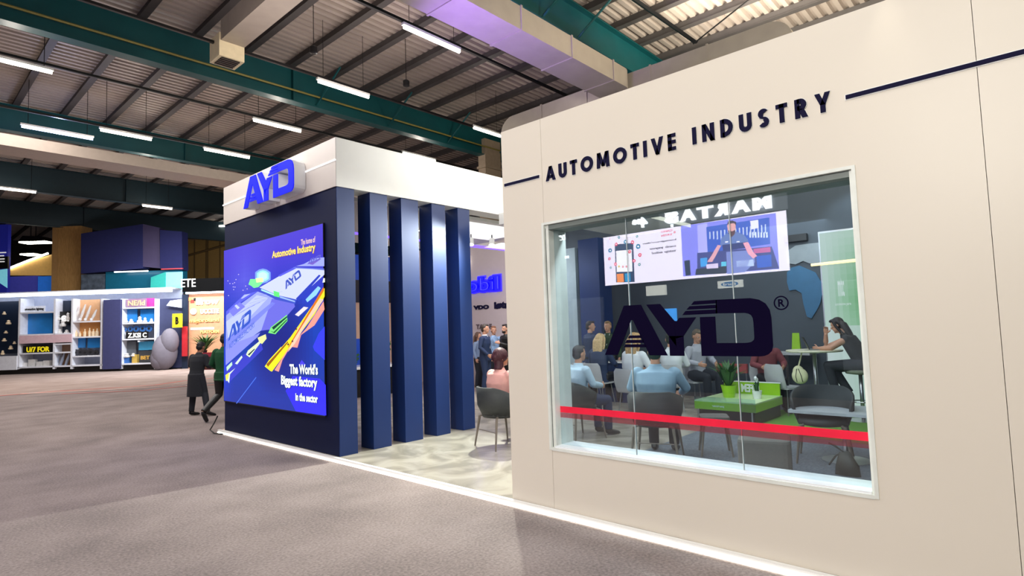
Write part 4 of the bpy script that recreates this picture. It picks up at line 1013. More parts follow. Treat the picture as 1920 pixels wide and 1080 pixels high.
rpix([(1240, 700), (1290, 695), (1290, 740), (1240, 745)], (90, 190, 220), 9)
rpix([(1390, 690), (1560, 675), (1570, 740), (1395, 750)], (190, 206, 236), 9)
rpix([(1590, 640), (1740, 625), (1745, 745), (1600, 760)], (44, 84, 190), 8)
rpix([(1560, 570), (1730, 550), (1735, 600), (1570, 615)], (196, 90, 150), 8)
for i in range(16):       # tools on the pegboard
    x = 1120+i*37; y = 400-i*5
    rpix([(x, y), (x+12, y-2), (x+14, y+70+(i*37 % 30)), (x+3, y+72+(i*37 % 30))], (196, 206, 236), 7)
for i in range(7): rpix([(1520+i*28, 400+i*2), (1535+i*28, 398), (1538+i*28, 455), (1522+i*28, 458)], (214, 220, 240), 8)
rpix([(1530, 290), (1610, 278), (1615, 360), (1540, 375)], (236, 230, 250), 9)
# man in the video: shirt, arms, head
rpix([(1240, 460), (1310, 405), (1390, 395), (1470, 430), (1510, 480), (1500, 520), (1470, 540), (1280, 560), (1230, 530)], (98, 118, 178), 10)
rpix([(1250, 530), (1490, 500), (1500, 560), (1260, 590)], (40, 44, 110), 11)
rpix([(1205, 530), (1240, 535), (1185, 640), (1150, 700), (1100, 700), (1140, 640)], (226, 160, 170), 12)
rpix([(1460, 510), (1510, 500), (1560, 600), (1600, 640), (1560, 665), (1510, 620)], (240, 160, 180), 12)
rpix([(1290, 600), (1560, 580), (1580, 700), (1480, 800), (1300, 820)], (120, 130, 196), 9)
rpix([(1300, 340), (1320, 300), (1360, 290), (1385, 310), (1385, 370), (1370, 410), (1340, 430), (1310, 400)], (226, 160, 160), 13)
rpix([(1298, 330), (1310, 295), (1350, 284), (1388, 300), (1390, 335), (1370, 312), (1320, 318)], (60, 40, 60), 14)
rpix([(1310, 385), (1345, 395), (1382, 378), (1374, 425), (1345, 450), (1316, 420)], (90, 50, 60), 14)
rpix([(1280, 495), (1310, 490), (1310, 505), (1280, 508)], (230, 226, 240), 13)
rpix([(1395, 492), (1425, 488), (1425, 502), (1395, 505)], (230, 226, 240), 13)
def rtext(t, xa, ya, xb, yb, c, n=4, off=.03):
    """xa, ya: right-hand pixel where the mirrored line begins (top), xb, yb: left end (bottom)"""
    a, za = rp(1120+xa/5.333, 360+ya/5.333); b, zb = rp(1120+xb/5.333, 360+yb/5.333)
    P2.color(c); P2.text(FM, t, a, b, min(za, zb), max(za, zb), .0006*n, off=off)
rtext('CANLI', 752, 372, 640, 408, (226, 70, 100)); rtext('YAYIN', 752, 412, 640, 448, (226, 70, 100))
rtext("Instagram'dan", 788, 465, 455, 530, (40, 34, 60)); rtext('canlı yayını', 788, 525, 528, 585, (40, 34, 60)); rtext('takip edin!', 788, 572, 545, 630, (40, 34, 60))
def rdot(x, y, r, c, c2=(250, 244, 250)):
    P2.color(c); (a, b) = rp(1120+x/5.333, 360+y/5.333); q = r/5.333/85
    P2.poly(FM, [(a+q*math.cos(t*PI/7), b+q*math.sin(t*PI/7)) for t in range(14)], .0006*8)
    P2.color(c2); q *= .42; P2.poly(FM, [(a+q*math.cos(t*PI/3), b+q*math.sin(t*PI/3)) for t in range(6)], .0006*9)
rpix([(175, 525), (360, 510), (375, 900), (190, 905)], (50, 66, 96), 4); rpix([(188, 590), (345, 575), (352, 795), (195, 800)], (246, 240, 248), 6)
rpix([(195, 820), (262, 815), (268, 900), (200, 905)], (238, 140, 80), 7); rpix([(275, 815), (330, 810), (335, 895), (280, 898)], (40, 140, 190), 7)
for q in ((218, 455, 16, (30, 120, 140)), (283, 498, 24, (30, 130, 170)), (190, 524, 20, (226, 60, 100)), (353, 503, 22, (226, 60, 100)), (410, 545, 30, (30, 120, 160)), (130, 585, 26, (30, 110, 150)),
          (122, 668, 18, (226, 50, 80)), (427, 630, 22, (226, 60, 100)), (183, 722, 20, (236, 90, 120)), (368, 688, 20, (236, 70, 110)), (422, 724, 17, (30, 130, 140)), (136, 756, 14, (40, 130, 140)),
          (397, 444, 15, (30, 130, 140)), (127, 470, 9, (236, 140, 170)), (325, 598, 20, (226, 60, 80)), (218, 745, 12, (226, 190, 60)), (258, 747, 12, (220, 60, 90)), (293, 745, 12, (220, 60, 90)), (774, 402, 12, (226, 50, 80))): rdot(*q)
part(osn, 'screen_picture', P2)
def rplate(name, lab, cat, x0, y0, x1, y1, m, th=.03, pz=None):
    a0, z1 = rp(x1, y0); a1, z0 = rp(x0, y1); mb = MB().use(m); mb.fbox(FM, a0, a1, z0, z1, -.05, th); return mb, a0, a1, z0, z1
CARD = mat('lit_card', (250, 248, 236), .4, emit=2.6, noise=0)
mb, a0, a1, z0, z1 = rplate('c', '', '', 1213, 534, 1248, 555, CARD)
tag(mb.build('opposite_card'), 'small lit white card mirrored under the bright screen at the left', 'card')
mb, a0, a1, z0, z1 = rplate('c', '', '', 1347, 524, 1392, 541, CARD)
o = tag(mb.build('opposite_plate'), 'small lit white plate with a blue oval, mirrored under the bright screen', 'plate')
mb = MB().use(mat('lit_blue', (30, 110, 170), .4, emit=2.4)); ca, cz = (a0+a1)/2, (z0+z1)/2
mb.poly(FM, [(ca+(a1-a0)*.36*math.cos(t*PI/10), cz+(z1-z0)*.33*math.sin(t*PI/10)) for t in range(20)], .032, .003)
mb.use(CARD); mb.text(FM, 'ford', ca-(a1-a0)*.26, ca+(a1-a0)*.26, cz-(z1-z0)*.18, cz+(z1-z0)*.18, .037, off=.02); ov = mb.build('oval', o)
RS = mat('lit_red', (235, 40, 60), .4, emit=3, noise=0)
def rline(t, x0, x1, ymid, h, m, lab, off=.03):
    a0, zz = rp(x1, ymid); a1, z2 = rp(x0, ymid+ (x1-x0)*.08*0); mb = MB().use(m); mb.text(FM, t, a0, a1, zz-h/2, zz+h/2, .0, th=.02, off=off)
    mb.build('lettering', osl)
osl = empty('opposite_slogan', (-4.5, 6.1, 2.1), 0, 'white and red slogan line WE WANT TO BE A PART OF YOU', 'lettering')
rline('WE WANT TO BE', 1286, 1346, 562, .10, WS, ''); rline('A PART', 1258, 1284, 565.5, .10, RS, ''); rline('OF YOU', 1230, 1256, 568, .10, WS, '')
osl = empty('opposite_lettering', (-4.5, 6.6, 2.5), 0, 'short white letters CU mirrored beside the small white card', 'lettering')
rline('UC', 1249, 1267, 541, .16, WS, ''); rline('WE ARE PASS', 1230, 1267, 533, .05, WS, '')
for x0, x1, lab in ((1.3, 2.9, 'wider'), (8.5, 9.5, 'narrower')):
    mb = MB().use(mat('dim_white_panel', (150, 160, 170), .5)); mb.box(-4.56, -4.50, x0, x1, .6, 2.4)
    tag(mb.build('opposite_partition'), '%s pale panel on the booth wall across the aisle' % lab, 'panel')

# ================================================================ FAR BOOTH AT THE LEFT
def farbox(mbx, x0, y0, x1, y1, D, th=.1, back=0.0):
    """box whose front covers the picture rectangle at horizontal distance D; th grows away from the camera"""
    xm, ym = (x0+x1)/2, (y0+y1)/2
    a0 = fp(x0, ym, D)[0]; a1 = fp(x1, ym, D)[0]; b1 = fp(xm, y0, D)[1]; b0 = fp(xm, y1, D)[1]
    mbx.fbox(farF(D), a0, a1, b0, b1, -th, 0); return mbx
def farthing(name, lab, cat, m, x0, y0, x1, y1, D, th=.1, kind=None, group=None, bevel=0):
    mb = MB().use(m); farbox(mb, x0, y0, x1, y1, D, th); return tag(mb.build(name, bevel=bevel), lab, cat, group, kind)
lamp('AREA', 'far_bay_fill', tuple(hf*28.0+hr*(-13)+Zv*5.6), tuple(hf*31.2+hr*(-13)+Zv*1.8), 1300, (.9, .95, 1), 12, .6)  # added unseen area light that brightens the shelf bays
lamp('AREA', 'far_sign_lamp', tuple(hf*29.5+hr*(-16.4)+Zv*5.4), tuple(hf*31.2+hr*(-16.6)+Zv*2.6), 50, (1, .85, .7), 1.8, .5)
D = 31.0
FWALL = mat('pale_blue_board', (176, 184, 206), .5); FPOST = mat('white_post', (226, 230, 240), .4); FDK = mat('blue_black_board', (20, 34, 56), .4)
SKY = mat('sky_blue_board', (36, 128, 206), .4, noise=.12, scale=2); FNAV = mat('dusk_blue_board', (60, 64, 108), .5)
fb = empty('display_shelving', tuple(hf*31.6+hr*(-20)), 0, 'long pale display wall of bays and shelves in the far booth at the left', 'shelving')
m2 = MB().use(FWALL); a0 = fp(-60, 600, D+.9)[0]; a1 = fp(342, 600, D+.9)[0]; m2.fbox(farF(D+.9), a0, a1, .32, 4.35, -.1, 0); part(fb, 'back_panel', m2)
m2 = MB().use(BLACK); m2.fbox(farF(D), a0, a1-.2, 0, .32, -.9, -.15); part(fb, 'plinth', m2)
m2 = MB().use(FPOST); m2.fbox(farF(D), a0, a1-.2, .32, .40, -.9, 0); part(fb, 'base_shelf', m2)
m2 = MB().use(EMWC); m2.fbox(farF(D), a0, a1-.1, 4.18, 4.34, -.12, 0.02); part(fb, 'light_line', m2)
m2 = MB().use(FPOST); m2.fbox(farF(D), a0, a1-.1, 4.34, 4.42, -1.0, 0.0); part(fb, 'top_board', m2)
for x in (35.5, 101.5, 134.5, 190, 227, 291): m2 = MB().use(FPOST); farbox(m2, x-1.7, 560, x+1.7, 692, D, .9); part(fb, 'post', m2)
for (x0, x1, y) in ((37, 100, 586), (37, 133, 627), (37, 133, 662), (103, 133, 645), (136, 188, 603), (136, 188, 632), (136, 188, 668), (229, 290, 577), (229, 290, 606), (229, 290, 636), (258, 261, 640)):
    m2 = MB().use(FPOST); farbox(m2, x0, y-1.3, x1, y+1.3, D, .88); part(fb, 'shelf', m2)
m2 = MB().use(mat('pink_ledge', (216, 186, 196), .5)); farbox(m2, 36, 628, 134, 643, D-.05, .25); part(fb, 'ledge', m2)
def fpanel(x0, y0, x1, y1, m, d=.6, nm='backing'): m2 = MB().use(m); farbox(m2, x0, y0, x1, y1, D+d, .05); return part(fb, nm, m2)
fpanel(-60, 566, 33, 664, FDK); fpanel(40, 588, 98, 626, SKY, .5); fpanel(104, 564, 132, 626, FDK, .5); fpanel(104, 645, 132, 690, mat('brown_board', (130, 96, 70), .5), .5)
fpanel(137, 562, 187, 602, mat('warm_board', (214, 166, 124), .5), .5); fpanel(137, 604, 187, 631, mat('orange_board', (214, 150, 84), .5), .5)
fpanel(138, 634, 160, 652, SKY, .4); fpanel(164, 634, 187, 652, SKY, .4); fpanel(229, 560, 277, 576, mat('mauve_board', (150, 120, 150), .5), .5); fpanel(274, 559, 289, 576, mat('magenta_board', (216, 60, 150), .5), .4)
fpanel(231, 580, 257, 604, SKY, .4); fpanel(263, 580, 289, 604, SKY, .4); fpanel(260, 640, 290, 656, mat('light_sky_board', (70, 170, 220), .5), .4); fpanel(229, 640, 255, 668, mat('grey_board', (90, 96, 104), .5), .4)
fpanel(260, 658, 290, 686, mat('dark_grey_board', (60, 62, 66), .5), .4); fpanel(292, 560, 342, 690, mat('dark_blue_board', (52, 58, 92), .5), .3)  # backing of the end bay is plain dark blue
farthing('flat_column', 'blue-grey flat column between the two shelf blocks of the far booth', 'column', FNAV, 193, 562, 225, 692, D-.15, .9)
farthing('display_box', 'white lit box at the foot of the leftmost dark bay', 'box', FPOST, -8, 668, 31, 694, D-.05, .5)
# small goods on the shelves
GC_ = [(226, 226, 226), (60, 60, 66), (214, 180, 90), (150, 160, 180), (236, 214, 180), (40, 42, 46), (190, 60, 50), (60, 110, 180)]
GM = [mat('goods_%d' % i, c, .35, .2, noise=.1) for i, c in enumerate(GC_)]
def goods(x, y, w, h, kind, mi, lab, grp):
    """small item whose foot stands at picture point x, y; w and h in pixels"""
    a, z = fp(x, y, D+.25); s_ = 1/34.5; O, u, v, n = farF(D+.25); P = O+u*a+v*z; W_, H_ = w*s_, h*s_
    mb = MB().use(GM[mi])
    if kind == 'bottle': mb.lathe([(W_*.5, 0), (W_*.5, H_*.6), (W_*.2, H_*.75), (W_*.2, H_)], P, 10)
    elif kind == 'disc': mb.loft([P+v*H_*.5-n*.03, P+v*H_*.5+n*.03], [H_*.5, H_*.5], 16, side=u); mb.use(GM[5]); mb.loft([P+v*H_*.5+n*.031, P+v*H_*.5+n*.05], [H_*.18, H_*.18], 10, side=u)
    elif kind == 'carton': mb.fbox((P, u, v, n), -W_/2, W_/2, 0, H_, -.15, .05)
    elif kind == 'strut': mb.loft([P-u*W_*.4+v*.04, P+v*H_*.5, P+u*W_*.4+v*H_], [.05, .07, .035], 8); mb.ball(P-u*W_*.4+v*.07, .08, 8, 6)
    elif kind == 'gear': mb.lathe([(W_*.5, 0), (W_*.55, H_*.3), (W_*.3, H_*.5), (W_*.35, H_*.8), (W_*.1, H_)], P, 12)
    return tag(mb.build({'bottle': 'bottle', 'disc': 'brake_disc', 'carton': 'carton', 'strut': 'steering_strut', 'gear': 'machine_part'}[kind]), lab, {'bottle': 'bottle', 'disc': 'car part', 'carton': 'box', 'strut': 'car part', 'gear': 'car part'}[kind], grp)
rows = [([(8, 590, 6, 6), (16, 608, 8, 8), (11, 625, 6, 5), (8, 640, 7, 6), (20, 655, 7, 7), (27, 645, 5, 5), (5, 665, 6, 8)], 'gear', 4, 'brass-coloured part in the leftmost dark bay of the far booth', 'parts in the leftmost dark bay'),
        ([(109, 600, 8, 10), (118, 612, 9, 12), (127, 600, 6, 14), (112, 625, 8, 8), (125, 625, 8, 7)], 'gear', 0, 'pale part in the black bay beside the blue panel', 'parts in the black bay'),
        ([(108, 688, 9, 22), (117, 688, 10, 28), (126, 688, 9, 24)], 'strut', 3, 'grey strut in the brown bay under the pink ledge', 'struts in the brown bay'),
        ([(145, 601, 10, 26), (155, 601, 12, 30), (165, 601, 12, 28), (176, 601, 12, 20)], 'strut', 0, 'white slanted part in the warm-lit top bay', 'parts in the warm-lit top bay'),
        ([(143, 631, 5, 12), (150, 631, 4, 9), (159, 631, 5, 14), (168, 631, 5, 16), (175, 631, 6, 14), (182, 631, 6, 15)], 'bottle', 4, 'small bottle on the orange-backed shelf', 'bottles on the orange-backed shelf'),
        ([(142, 667, 9, 12), (151, 667, 9, 13), (160, 667, 10, 12), (170, 667, 9, 13), (180, 667, 10, 11)], 'disc', 1, 'dark disc in front of the two blue panels', 'discs before the blue panels'),
        ([(236, 605, 7, 9), (246, 605, 8, 7), (262, 605, 9, 12), (272, 605, 7, 10), (284, 605, 7, 8)], 'gear', 0, 'pale part under the upper pair of blue panels of the right shelf block', 'parts under the upper blue panels'),
        ([(234, 622, 9, 9), (245, 622, 9, 10), (256, 622, 10, 11), (268, 622, 9, 12), (280, 622, 10, 12)], 'disc', 7, 'pale blue disc on the middle shelf of the right block', 'discs on the middle shelf'),
        ([(238, 670, 10, 8), (250, 668, 8, 6)], 'gear', 0, 'small white part on the grey panel of the right block', 'parts on the grey panel'),
        ([(47, 690, 10, 10), (60, 690, 12, 16), (75, 690, 12, 12), (88, 690, 12, 14)], 'carton', 0, 'pale blue-white carton on the lowest shelf below the plate', 'cartons on the lowest shelf'),
        ([(236, 690, 13, 19), (253, 690, 9, 25)], 'carton', 7, '', '')]
for pts, kind, mi, lab, grp in rows:
    for j, (x, y, w, h) in enumerate(pts):
        if lab: goods(x, y, w, h, kind, mi, lab, grp)
        else: goods(x, y, w, h, kind, (7, 2)[j], ('blue carton at the foot of the right shelf block', 'orange carton at the foot of the right shelf block')[j], None)
def fartext(t, x0, y0, x1, y1, D, m, off=.03, th=.03, parent=None, name='lettering'):
    xm, ym = (x0+x1)/2, (y0+y1)/2; a0 = fp(x0, ym, D)[0]; a1 = fp(x1, ym, D)[0]; b1 = fp(xm, y0, D)[1]; b0 = fp(xm, y1, D)[1]
    mb = MB().use(m); mb.text(farF(D), t, a0, a1, b0, b1, .0, th=th, off=off); o = mb.build(name)
    if parent is not None: part_parent(o, parent)
    return o
def part_parent(o, root): o.parent = root; o.location = Vector(o.location)-Vector(root.location)
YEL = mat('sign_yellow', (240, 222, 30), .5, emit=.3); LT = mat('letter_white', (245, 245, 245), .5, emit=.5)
def plate(name, lab, x0, y0, x1, y1, D, m, txt, tm, tx, off=.03, th=.06):
    r = empty(name, tuple(farF(D)[0]+farF(D)[1]*fp((x0+x1)/2, y1, D)[0]+Zv*fp(x0, y1, D)[1]), 0, lab, 'sign')
    m2 = MB().use(m); farbox(m2, x0, y0, x1, y1, D, th); part(r, 'board', m2)
    fartext(txt, *tx, D-.01, tm, off, .02, r); return r
plate('number_plate', 'black plate with lime characters in the left shelf block', 43, 648, 97, 662, D+.1, BLACK, 'U/7 FOR', YEL, (50, 650, 93, 660))
plate('number_plate', 'black plate with pale characters in the right shelf block', 236, 622, 277, 635, D+.1, BLACK, 'Z.KSI C', LT, (240, 624, 275, 633))
plate('label_board', 'white label strip above the large blue panel', 43, 574, 84, 586, D+.3, FPOST, 'automotive lighting', BLACK, (45, 577, 82, 583), .0)
plate('title_board', 'small mauve board with gold letters at the top of the right block', 236, 561, 274, 575, D+.2, MATS['mauve_board'], 'NE/Id', mat('gold_letters', (226, 190, 150), .5), (240, 563, 272, 573))
plate('bay_sign', 'black bay board with a large white letter beside the blue panel', 108, 584, 131, 606, D+.3, BLACK, 'ei', LT, (115, 587, 130, 603))
plate('letter_board', 'grey board with gold letters at the foot of the right block', 262, 664, 288, 678, D+.15, MATS['dark_grey_board'], 'BET', MATS['ochre'], (264, 667, 281, 674))
plate('hanging_sign', 'yellow sign with a black letter B at the right end of the shelf wall', 323, 588, 341, 614, D-.3, YEL, 'B', BLACK, (329, 594, 335, 608), .05)
mb = MB().use(mat('grey_cover', (112, 108, 120), .8, bump=.3, scale=6)); a, z = fp(309, 684, D-.3); O, u, v, n = farF(D-.3)
P0 = O+u*a
for c_, r_ in (((0, .95, 0), (.62, .45, .95)), ((.25, 1.5, .0), (.45, .4, .7)), ((-.25, .6, .1), (.4, .4, .6))): mb.ball(P0+u*c_[0]+v*c_[1]+n*c_[2], r_, 16, 10)
o = mb.build('covered_machine', smooth=True); tag(o, 'rounded grey covered machine at the right end of the shelf wall', 'machine')
mb = MB().use(mat('white_glow_panel', (225, 232, 250), .4, emit=1)); O, u, v, n = farF(D+.1); q = [fp(x, y, D+.1) for x, y in ((313, 573), (320, 564), (341, 561), (341, 577))]; mb.poly(farF(D+.1), q, 0, .05)
tag(mb.build('lit_hood'), 'white glowing hood above the yellow letter sign', 'hood')
farthing('side_wall', 'dark blue narrow wall end left of the brown sign wall', 'wall panel', FDK, 341, 552, 352, 700, D+.2, .5)
farthing('red_board', 'small red upright board beside the brown sign wall', 'board', mat('red_board', (176, 30, 40), .5), 341, 612, 350, 668, D, .1)
# brown sign wall
sw = empty('lettered_partition', tuple(hf*31+hr*fp(390, 700, 31)[0]), 0, 'brown wall with four lines of company lettering under a black header', 'wall')
m2 = MB().use(mat('brown_lit_board', (196, 142, 108), .5)); farbox(m2, 351, 550, 470, 700, D+.3, .2); part(sw, 'board', m2)
m2 = MB().use(mat('matte_black', (8, 8, 9), .9, spec=.05)); farbox(m2, 342, 521, 470, 545, D, .6); part(sw, 'header', m2)
m2 = MB().use(EMWC); farbox(m2, 348, 546, 470, 549, D-.02, .2); part(sw, 'light_line', m2)
fartext('ETE', 340, 523, 367, 538, D-.01, LT, .0, .02, sw)
fartext('lfrow', 368, 559, 411, 571, D+.28, LT, .04, .04, sw); fartext('UCCETE', 376, 579, 411, 588, D+.28, LT, .03, .04, sw)
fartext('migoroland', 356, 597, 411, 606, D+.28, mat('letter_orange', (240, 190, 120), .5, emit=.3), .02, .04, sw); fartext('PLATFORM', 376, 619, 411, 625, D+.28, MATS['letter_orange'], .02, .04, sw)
m2 = MB().use(LT); farbox(m2, 357, 614, 401, 618, D+.28, .03); m2.loft([hf*(D+.26)+hr*fp(363, 584, D+.26)[0]+Zv*fp(363, 584, D+.26)[1]-hf*.0, hf*(D+.22)+hr*fp(363, 584, D+.26)[0]+Zv*fp(363, 584, D+.26)[1]], [.17, .17], 14); part(sw, 'emblem', m2)
m2 = MB().use(mat('flag_red', (220, 60, 50), .5)); farbox(m2, 357, 562, 364, 568, D+.28, .03); m2.use(MATS['orange_board']); farbox(m2, 353, 558, 358, 564, D+.27, .03); m2.use(BLACK); farbox(m2, 363, 559, 367, 564, D+.27, .03); part(sw, 'flag_emblem', m2)
# counter, plant and white step in front of it
cn = empty('far_counter', tuple(hf*29.5+hr*fp(400, 700, 29.5)[0]), 0, 'black and maroon counter in front of the brown sign wall', 'counter')
m2 = MB().use(mat('maroon_lacquer', (120, 26, 44), .4)); farbox(m2, 372, 690, 470, 706, 29.5, .6); part(cn, 'band', m2); m2 = MB().use(MATS['maroon_lacquer']); farbox(m2, 378, 660, 470, 668, 29.5, .6); part(cn, 'band', m2)
m2 = MB().use(BLACK); farbox(m2, 370, 668, 470, 690, 29.45, .7); part(cn, 'body', m2)
q = hf*29.7+hr*fp(384, 660, 29.7)[0]; plant((q.x, q.y, fp(384, 661, 29.7)[1]), 'bushy green plant on the counter in front of the brown sign wall', BLACK, 1.3, 90, .55, .75, None, 'potted_plant', .1)
mb = MB().use(FPOST); farbox(mb, 344, 700, 470, 722, 27.0, 2.0); o = mb.build('white_step')
for v_ in o.data.vertices: v_.co.z = min(max(v_.co.z, 0.0), .12) if v_.co.z < .5 else .12
tag(o, 'low white platform in front of the far counter', 'platform')
# upper storey things
farthing('wood_column', 'broad brown clad column rising behind the shelf wall', 'column', OAK, 108, 424, 151, 562, 33.4, .9)
farthing('wood_column', 'narrow lighter brown column side beside the broad brown one', 'column', mat('light_brown', (170, 130, 80), .5), 97, 424, 107.6, 562, 33.4, .9)
nb = empty('overhead_box', tuple(hf*32+hr*fp(250, 450, 32)[0]+Zv*fp(250, 510, 32)[1]), 0, 'large dark navy overhead box above the teal glass room', 'overhead box')
NB = mat('dusty_navy', (36, 39, 84), .8, spec=.2); NB2 = mat('dusty_mauve', (66, 58, 92), .6)
def fprism(pts, D, th, m):
    m2 = MB().use(m); m2.poly(farF(D), [fp(x, y, D) for x, y in pts], -th, th); return m2
part(nb, 'left_panel', fprism([(152, 438), (268, 420), (268, 503), (152, 513)], 32.6, .6, NB))
part(nb, 'middle_panel', fprism([(268, 420), (299, 427), (300, 503), (268, 500)], 32.6, .55, NB2))
part(nb, 'right_panel', fprism([(300, 431), (341, 434), (342, 506), (300, 503)], 32.4, .6, NB))
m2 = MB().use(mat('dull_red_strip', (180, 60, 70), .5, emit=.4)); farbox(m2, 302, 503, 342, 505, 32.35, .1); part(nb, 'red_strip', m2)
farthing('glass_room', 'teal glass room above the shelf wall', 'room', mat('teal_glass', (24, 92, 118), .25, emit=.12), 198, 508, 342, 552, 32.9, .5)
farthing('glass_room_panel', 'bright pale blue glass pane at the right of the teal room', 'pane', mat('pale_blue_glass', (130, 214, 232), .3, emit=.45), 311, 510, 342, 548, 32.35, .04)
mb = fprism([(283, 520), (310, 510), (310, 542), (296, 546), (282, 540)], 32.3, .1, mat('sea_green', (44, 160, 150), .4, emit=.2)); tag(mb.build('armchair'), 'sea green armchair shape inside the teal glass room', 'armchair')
farthing('grey_curtain', 'grey folded curtain panel left of the teal glass room', 'curtain', mat('grey_curtain_cloth', (74, 84, 98), .8, noise=.4, scale=4), 152, 514, 196, 552, 32.9, .1)
farthing('room_light', 'thin white light line along the top of the teal room', 'light strip', EMWC, 214, 508, 277, 510, 32.3, .05)
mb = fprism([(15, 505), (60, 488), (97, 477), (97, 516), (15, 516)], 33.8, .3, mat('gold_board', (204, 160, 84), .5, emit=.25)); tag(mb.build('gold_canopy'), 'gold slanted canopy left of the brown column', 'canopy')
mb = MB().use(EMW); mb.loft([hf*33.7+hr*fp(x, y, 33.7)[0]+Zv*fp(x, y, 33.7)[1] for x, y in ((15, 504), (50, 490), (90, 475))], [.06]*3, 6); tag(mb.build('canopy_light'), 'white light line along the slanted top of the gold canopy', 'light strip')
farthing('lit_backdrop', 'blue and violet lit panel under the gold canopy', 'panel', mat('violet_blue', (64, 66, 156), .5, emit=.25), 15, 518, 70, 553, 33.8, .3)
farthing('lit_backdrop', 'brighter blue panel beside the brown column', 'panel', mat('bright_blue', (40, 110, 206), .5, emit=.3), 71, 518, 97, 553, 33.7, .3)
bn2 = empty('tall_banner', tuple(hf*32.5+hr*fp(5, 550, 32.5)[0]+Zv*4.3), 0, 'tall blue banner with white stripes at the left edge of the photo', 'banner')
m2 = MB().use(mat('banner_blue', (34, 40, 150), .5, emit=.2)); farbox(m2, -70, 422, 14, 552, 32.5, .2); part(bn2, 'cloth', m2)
m2 = MB().use(BLACK); farbox(m2, -70, 482, 14.5, 505, 32.48, .1); part(bn2, 'dark_band', m2)
m2 = MB().use(LT)
for y in (474, 480, 486, 491): farbox(m2, -30, y-1, 7+(y % 5), y+1, 32.46, .02)
part(bn2, 'stripe_print', m2)
m2 = MB().use(MATS['pale_blue_glass']); m2.poly(farF(32.46), [fp(x, y, 32.46) for x, y in ((-1, 506), (14, 504), (14, 540), (-1, 530))], 0, .02); part(bn2, 'pale_shape', m2)
for (x0, y0, x1, lab) in ((34, 452, 85, 'wide dark pendant lamp, upper one left of the brown column'), (36, 475, 64, 'narrow pendant lamp, lower one left of the brown column')):
    DP = 36 if y0 < 460 else 38.5
    t = empty('pendant_lamp', tuple(hf*DP+hr*fp((x0+x1)/2, y0, DP)[0]+Zv*fp(x0, y0, DP)[1]), 0, lab, 'lamp')
    m2 = MB().use(BLACK); m2.poly(farF(DP), [fp(x, y, DP) for x, y in ((x0, y0), (x1, y0+1), (x1-8, y0-9), (x0+8, y0-10))], -.8, .8); part(t, 'shade', m2)
    m2 = MB().use(EMW); farbox(m2, x0+1, y0, x1-1, y0+2.5, DP, .7); part(t, 'tube', m2)
    m2 = MB().use(BLACK); q = hf*(DP+.3)+hr*fp((x0+x1)/2, y0, DP)[0]; m2.loft([(q.x, q.y, fp(x0, y0-8, DP)[1]), (q.x, q.y, 9.7)], [.03, .03], 5); part(t, 'hanger', m2)
# gold shutter wall right
sw2 = empty('shutter_wall', tuple(hf*44+hr*fp(385, 560, 44)[0]), 0, 'tall ochre ribbed wall far behind the brown sign wall', 'wall')
m2 = MB().use(mat('ochre_wall', (150, 116, 60), .6)); farbox(m2, 340, 440, 440, 640, 44, .3); part(sw2, 'panel', m2)
m2 = MB().use(mat('dark_ochre', (96, 74, 40), .6))
for x in (364, 386, 389, 412): m3_ = MB().use(MATS['dark_ochre']); farbox(m3_, x-.8, 440, x+.8, 640, 43.95, .2); part(sw2, 'rib', m3_)
m2 = MB().use(MATS['dark_ochre']); m2.loft([hf*43.8+hr*fp(x, y, 43.8)[0]+Zv*fp(x, y, 43.8)[1] for x, y in ((342, 482), (428, 458))], [.08, .08], 6); part(sw2, 'pipe', m2)
vb = empty('ceiling_unit', tuple(hf*40+hr*fp(370, 440, 40)[0]+Zv*fp(370, 444, 40)[1]), 0, 'beige air unit with a slanted end above the ochre wall', 'air unit')
part(vb, 'casing', fprism([(342, 441), (372, 417), (395, 418), (396, 440), (343, 446)], 40, 1.2, mat('beige_unit', (140, 116, 98), .5)))
m2 = MB().use(EMW); farbox(m2, 396, 422, 440, 425, 40, .1); tag(m2.build('tube_light'), 'thin distant white tube right of the beige air unit', 'ceiling lamp')

# ================================================================ PEOPLE
def remesh(o, vox, sm=3):
    m = o.modifiers.new('r', 'REMESH'); m.mode = 'VOXEL'; m.voxel_size = vox; m.use_smooth_shade = True
    s_ = o.modifiers.new('s', 'SMOOTH'); s_.factor = .5; s_.iterations = sm
    return o
def hand(mb, wr, el, side, curl=.5, palm_n=None):
    """palm, four fingers of unequal length and a side thumb, continuing the forearm"""
    wr = Vector(wr); d = (wr-Vector(el)).normalized(); up = Vector(palm_n) if palm_n else Vector((side, 0, 0))
    n = (up-d*up.dot(d)); n = n.normalized() if n.length > .01 else Vector((1, 0, 0)); s_ = d.cross(n)       # n: out of the palm's back, s_: across
    c0 = wr+d*.045
    mb.loft([wr-d*.01, wr+d*.03, wr+d*.075, wr+d*.09], [(.024, .018), (.038, .015), (.040, .014), (.036, .011)], 12, side=s_)
    for k, (off, L) in enumerate(((-.029, .060), (-.010, .072), (.010, .068), (.028, .052))):
        b0 = wr+d*.082+s_*off; k1 = b0+(d*math.cos(curl*.6)-n*math.sin(curl*.6))*L*.5; k2 = k1+(d*math.cos(curl*1.7)-n*math.sin(curl*1.7))*L*.5
        mb.loft([b0-d*.01, b0, k1, k2, k2+(k2-k1)*.12], [.0085, .0092, .0085, .0072, .003], 8)
    t0 = wr+d*.028-s_*.032*side; t1 = t0+(d*.6-s_*side*.75-n*.2).normalized()*.035; t2 = t1+(d*.9-s_*side*.2-n*.3).normalized()*.032
    mb.loft([wr+d*.02-s_*.018*side, t0, t1, t2], [.014, .013, .0105, .007], 8)

